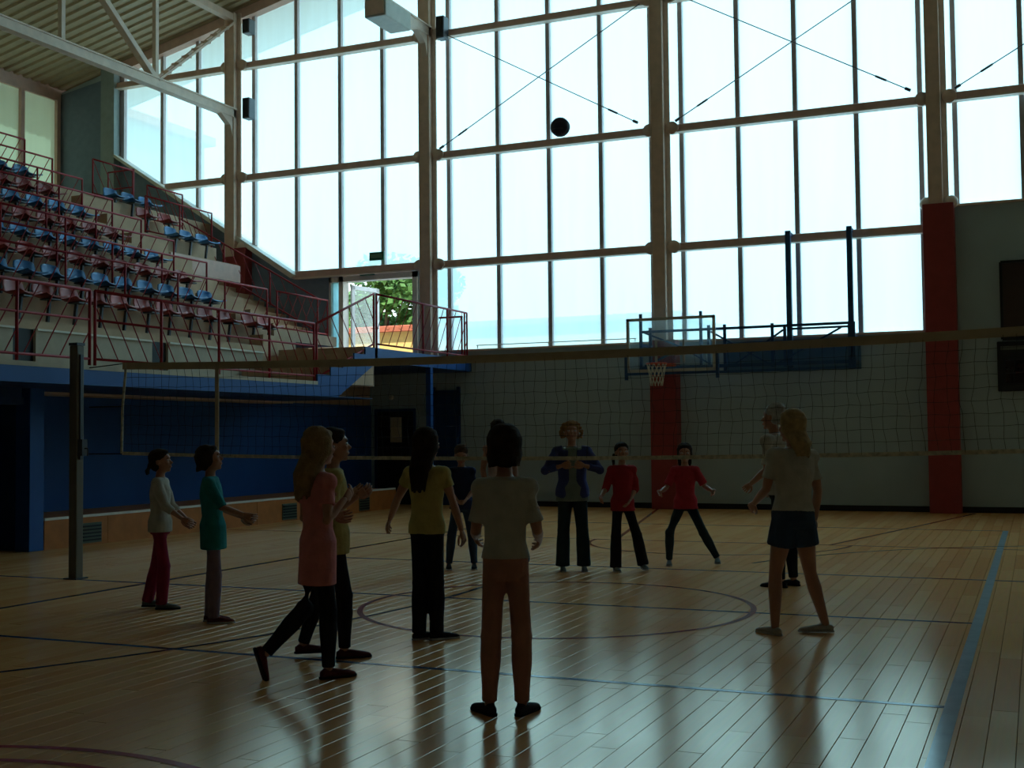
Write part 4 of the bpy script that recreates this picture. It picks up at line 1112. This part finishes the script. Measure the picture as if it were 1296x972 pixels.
    if st == 'short':
        hball(bm, (0, -.16, .56), .365, .33, .38)
        for i in range(60):
            th = rnd.uniform(0, 2 * PI); ph = rnd.uniform(.35, 1.4)
            v = Vector((math.cos(th) * math.cos(ph), math.sin(th) * math.cos(ph), math.sin(ph)))
            p = basis((v.x * .37, v.y * .40 - .09, .655 + v.z * .38)); lock([p, p + (r1 * v.x + f1 * v.y + Vector((0, 0, 1)) * v.z) * .05 * hh + r1 * rnd.uniform(-.05, .05) * hh], .05 * hh, .02 * hh)
    fused('hair', bm, hair, t, .0075, 1)
    return t, basis, arms_j

BLONDE = hairm('blonde_hair', (0.42, 0.29, 0.15)); DKBR = hairm('dark_brown_hair', (0.035, 0.02, 0.013)); BRN = hairm('brown_hair', (0.09, 0.05, 0.03))
GINGER = hairm('reddish_blonde_hair', (0.34, 0.18, 0.08)); GREY = hairm('grey_hair', (0.40, 0.38, 0.36)); LBR = hairm('light_brown_hair', (0.28, 0.17, 0.08))
WHITE = cloth('white_cotton', (0.46, 0.42, 0.36)); TEAL = cloth('teal_cotton', (0.02, 0.20, 0.21)); PINK = cloth('pink_cotton', (0.60, 0.20, 0.19))
YEL = cloth('yellow_cotton', (0.48, 0.38, 0.14)); NAVY = cloth('navy_cotton', (0.03, 0.04, 0.10)); RED = cloth('red_cotton', (0.38, 0.025, 0.035))
CORAL = cloth('coral_red_cotton', (0.50, 0.04, 0.06)); BLK = cloth('black_cloth', (0.018, 0.018, 0.022)); MAROON = cloth('dark_red_cloth', (0.26, 0.02, 0.05))
MAUVE = cloth('grey_purple_cloth', (0.22, 0.15, 0.19)); SALMON = cloth('salmon_pink_cloth', (0.40, 0.18, 0.13)); DENIM = cloth('dark_denim', (0.045, 0.07, 0.12))
TEALG = cloth('grey_green_knit', (0.20, 0.24, 0.22)); PURPLE = cloth('navy_purple_knit', (0.06, 0.07, 0.20)); BLUEG = cloth('dark_teal_denim', (0.025, 0.045, 0.055))
PALEPINK = cloth('pale_pink_cotton', (0.60, 0.42, 0.38))
SH_GREY = cloth('grey_shoe', (0.16, 0.17, 0.17)); SH_DK = cloth('dark_shoe', (0.03, 0.025, 0.03)); SH_RED = cloth('dark_red_shoe', (0.12, 0.03, 0.03)); SOLE = cloth('pale_rubber', (0.45, 0.43, 0.40)); SOLED = cloth('dark_rubber', (0.02, 0.02, 0.02)); LACE = cloth('pale_lace', (0.5, 0.48, 0.45)); SH_PALE = cloth('pale_canvas_shoe', (0.42, 0.38, 0.34))

# left of the net post: girl in white
person('girl in white top and dark red trousers beside the net post', -7.26, 8.64, 1.40, 88, WHITE, MAROON, DKBR, (SH_GREY, SOLED, LACE), legs=((-8, 1, -14, 0), (9, 1, -4, 0)),
       arms=((16, 8, 48, 2), (22, 6, 54, 2)), head=(0, 8), kid=True, sleeve=.72, hem=.49, hairstyle='tail', hairlen=.07, flare=.010)
person('girl in long teal top and grey purple trousers, dark bobbed hair', -6.25, 8.14, 1.43, 84, TEAL, MAUVE, DKBR, (SH_RED, SOLE, LACE), legs=((-2, 1, -4, 0), (4, 1, -2, 0)),
       arms=((14, 6, 62, 2), (26, 6, 68, 2)), head=(0, 12), kid=True, sleeve=.50, hem=.42, hairstyle='bob', hairlen=.035, flare=.006, lean=-3)
person('girl with long fair hair, pink top and black leggings, heel lifted', -4.27, 6.41, 1.54, 62, PINK, BLK, LBR, (SH_RED, SOLED, LACE), legs=((-10, 2, -44, 2), (7, 0, 0, 0)),
       arms=((0, 10, 90, -10), (-8, 8, 128, -12)), head=(-8, 2), twist=-12, kid=True, sleeve=.30, hem=.38, hairstyle='long', hairlen=.19, heels=(.10, 0), foot_yaw=(0, 0), skirt_flare=.04)
person('girl in pale yellow shirt and dark trousers behind the pink top', -4.52, 7.11, 1.55, 74, YEL, BLK, DKBR, (SH_RED, SOLED, LACE), legs=((-14, 2, -18, 0), (10, 2, 0, 0)),
       arms=((-10, 6, 120, -10), (-8, 8, 122, 4)), head=(0, 6), kid=True, sleeve=.36, hem=.46, hairstyle='bun')
person('girl with very long dark hair, yellow shirt, arms held out', -4.18, 8.00, 1.54, 24, YEL, BLK, DKBR, (SH_DK, SOLE, LACE), legs=((-1, -1, -2, 1), (3, 0, 0, 0)),
       arms=((12, 34, 26, 32), (12, 14, 12, 12)), head=(10, 4), kid=True, sleeve=.22, hem=.515, hairstyle='long', hairlen=.20, wide=1.08, foot_yaw=(-30, 40), flare=.008)
person('girl in white tee and salmon skinny trousers standing with her back turned', -2.665, 6.00, 1.53, 4, WHITE, SALMON, DKBR, (SH_DK, SOLED), legs=((1, 3, -2, 2), (2, 3, -3, 0)),
       arms=((4, 8, 76, 6), (0, 11, 72, 0)), head=(0, 0), kid=True, sleeve=.40, hem=.525, hairstyle='bob', hairlen=.045, foot_yaw=(35, 25))
person('child in navy shirt and dark jeans looking down, legs apart', -6.05, 12.42, 1.40, 178, NAVY, DENIM, BRN, (SH_DK, SOLE), legs=((4, 10, -6, 4), (2, 10, -4, 6)),
       arms=((14, 6, 62, -26), (14, 6, 62, -26)), head=(0, -14), kid=True, sleeve=.38, hem=.49, hairstyle='short', lean=5)
person('person in pale pink sleeveless top, partly hidden behind the white tee', -5.99, 13.35, 1.70, 168, PALEPINK, BLK, DKBR, (SH_DK, SOLE), legs=((2, 4, -2, 2), (2, 4, -2, 2)),
       arms=((4, 10, 26, -4), (4, 10, 26, -4)), head=(-10, 4), hairstyle='short', top='tank', legcut=.7, hem=.46)
person('woman with curly reddish hair in navy cardigan, hands clasped high', -4.78, 12.66, 1.65, 180, TEALG, BLUEG, GINGER, (SH_GREY, SOLE, LACE), legs=((2, 4, -2, 2), (2, 4, -2, 2)),
       arms=((20, 34, 116, -56), (20, 34, 116, -56)), head=(0, 16), hairstyle='curly', sleeve=.06, hem=.47, cardigan=PURPLE, flare=.022, wide=1.10, curl=(55, 55))
person('girl in red shirt and flared black trousers, legs apart', -4.17, 12.80, 1.40, 172, RED, BLK, DKBR, (SH_GREY, SOLE), legs=((2, 17, -2, 12), (2, 4, -2, 1)),
       arms=((-6, 10, 40, -30), (6, 20, 62, 26)), head=(0, 8), kid=True, sleeve=.62, hem=.475, hairstyle='sidetail', hairlen=.09, flare=.020)
person('girl in coral red shirt lunging, long dark hair, legs wide', -3.66, 13.60, 1.42, 188, CORAL, BLUEG, DKBR, (SH_GREY, SOLE), legs=((8, 24, -6, 28), (14, 22, -14, 2)),
       arms=((10, 30, 84, 22), (10, 26, 84, 20)), head=(0, 10), kid=True, sleeve=.42, hem=.485, hairstyle='long', hairlen=.11, lean=6)
person('young woman with long blonde hair, white tee and dark denim shorts', -1.66, 9.19, 1.68, -22, WHITE, DENIM, BLONDE, (SH_PALE, SOLE), legs=((10, 6, -6, 6), (0, 9, -8, 13)),
       arms=((14, 6, 62, -6), (-4, 9, 14, 2)), head=(-10, 2), sleeve=.34, hem=.54, hairstyle='long', hairlen=.12, legcut=.48, wide=1.12, lean=3, side_lean=3, foot_yaw=(10, -60), shoe_h=.012)
person('grey haired man in white shirt and dark trousers behind the blonde woman', -2.28, 11.97, 1.80, -52, WHITE, BLK, GREY, (SH_DK, SOLED), legs=((3, 2, -2, 1), (0, 2, -4, 1)),
       arms=((6, 6, 62, -8), (4, 8, 50, -6)), head=(0, 8), male=True, sleeve=.42, hem=.50, lean=9, hairstyle='short', wide=1.08, bulk=1.12)
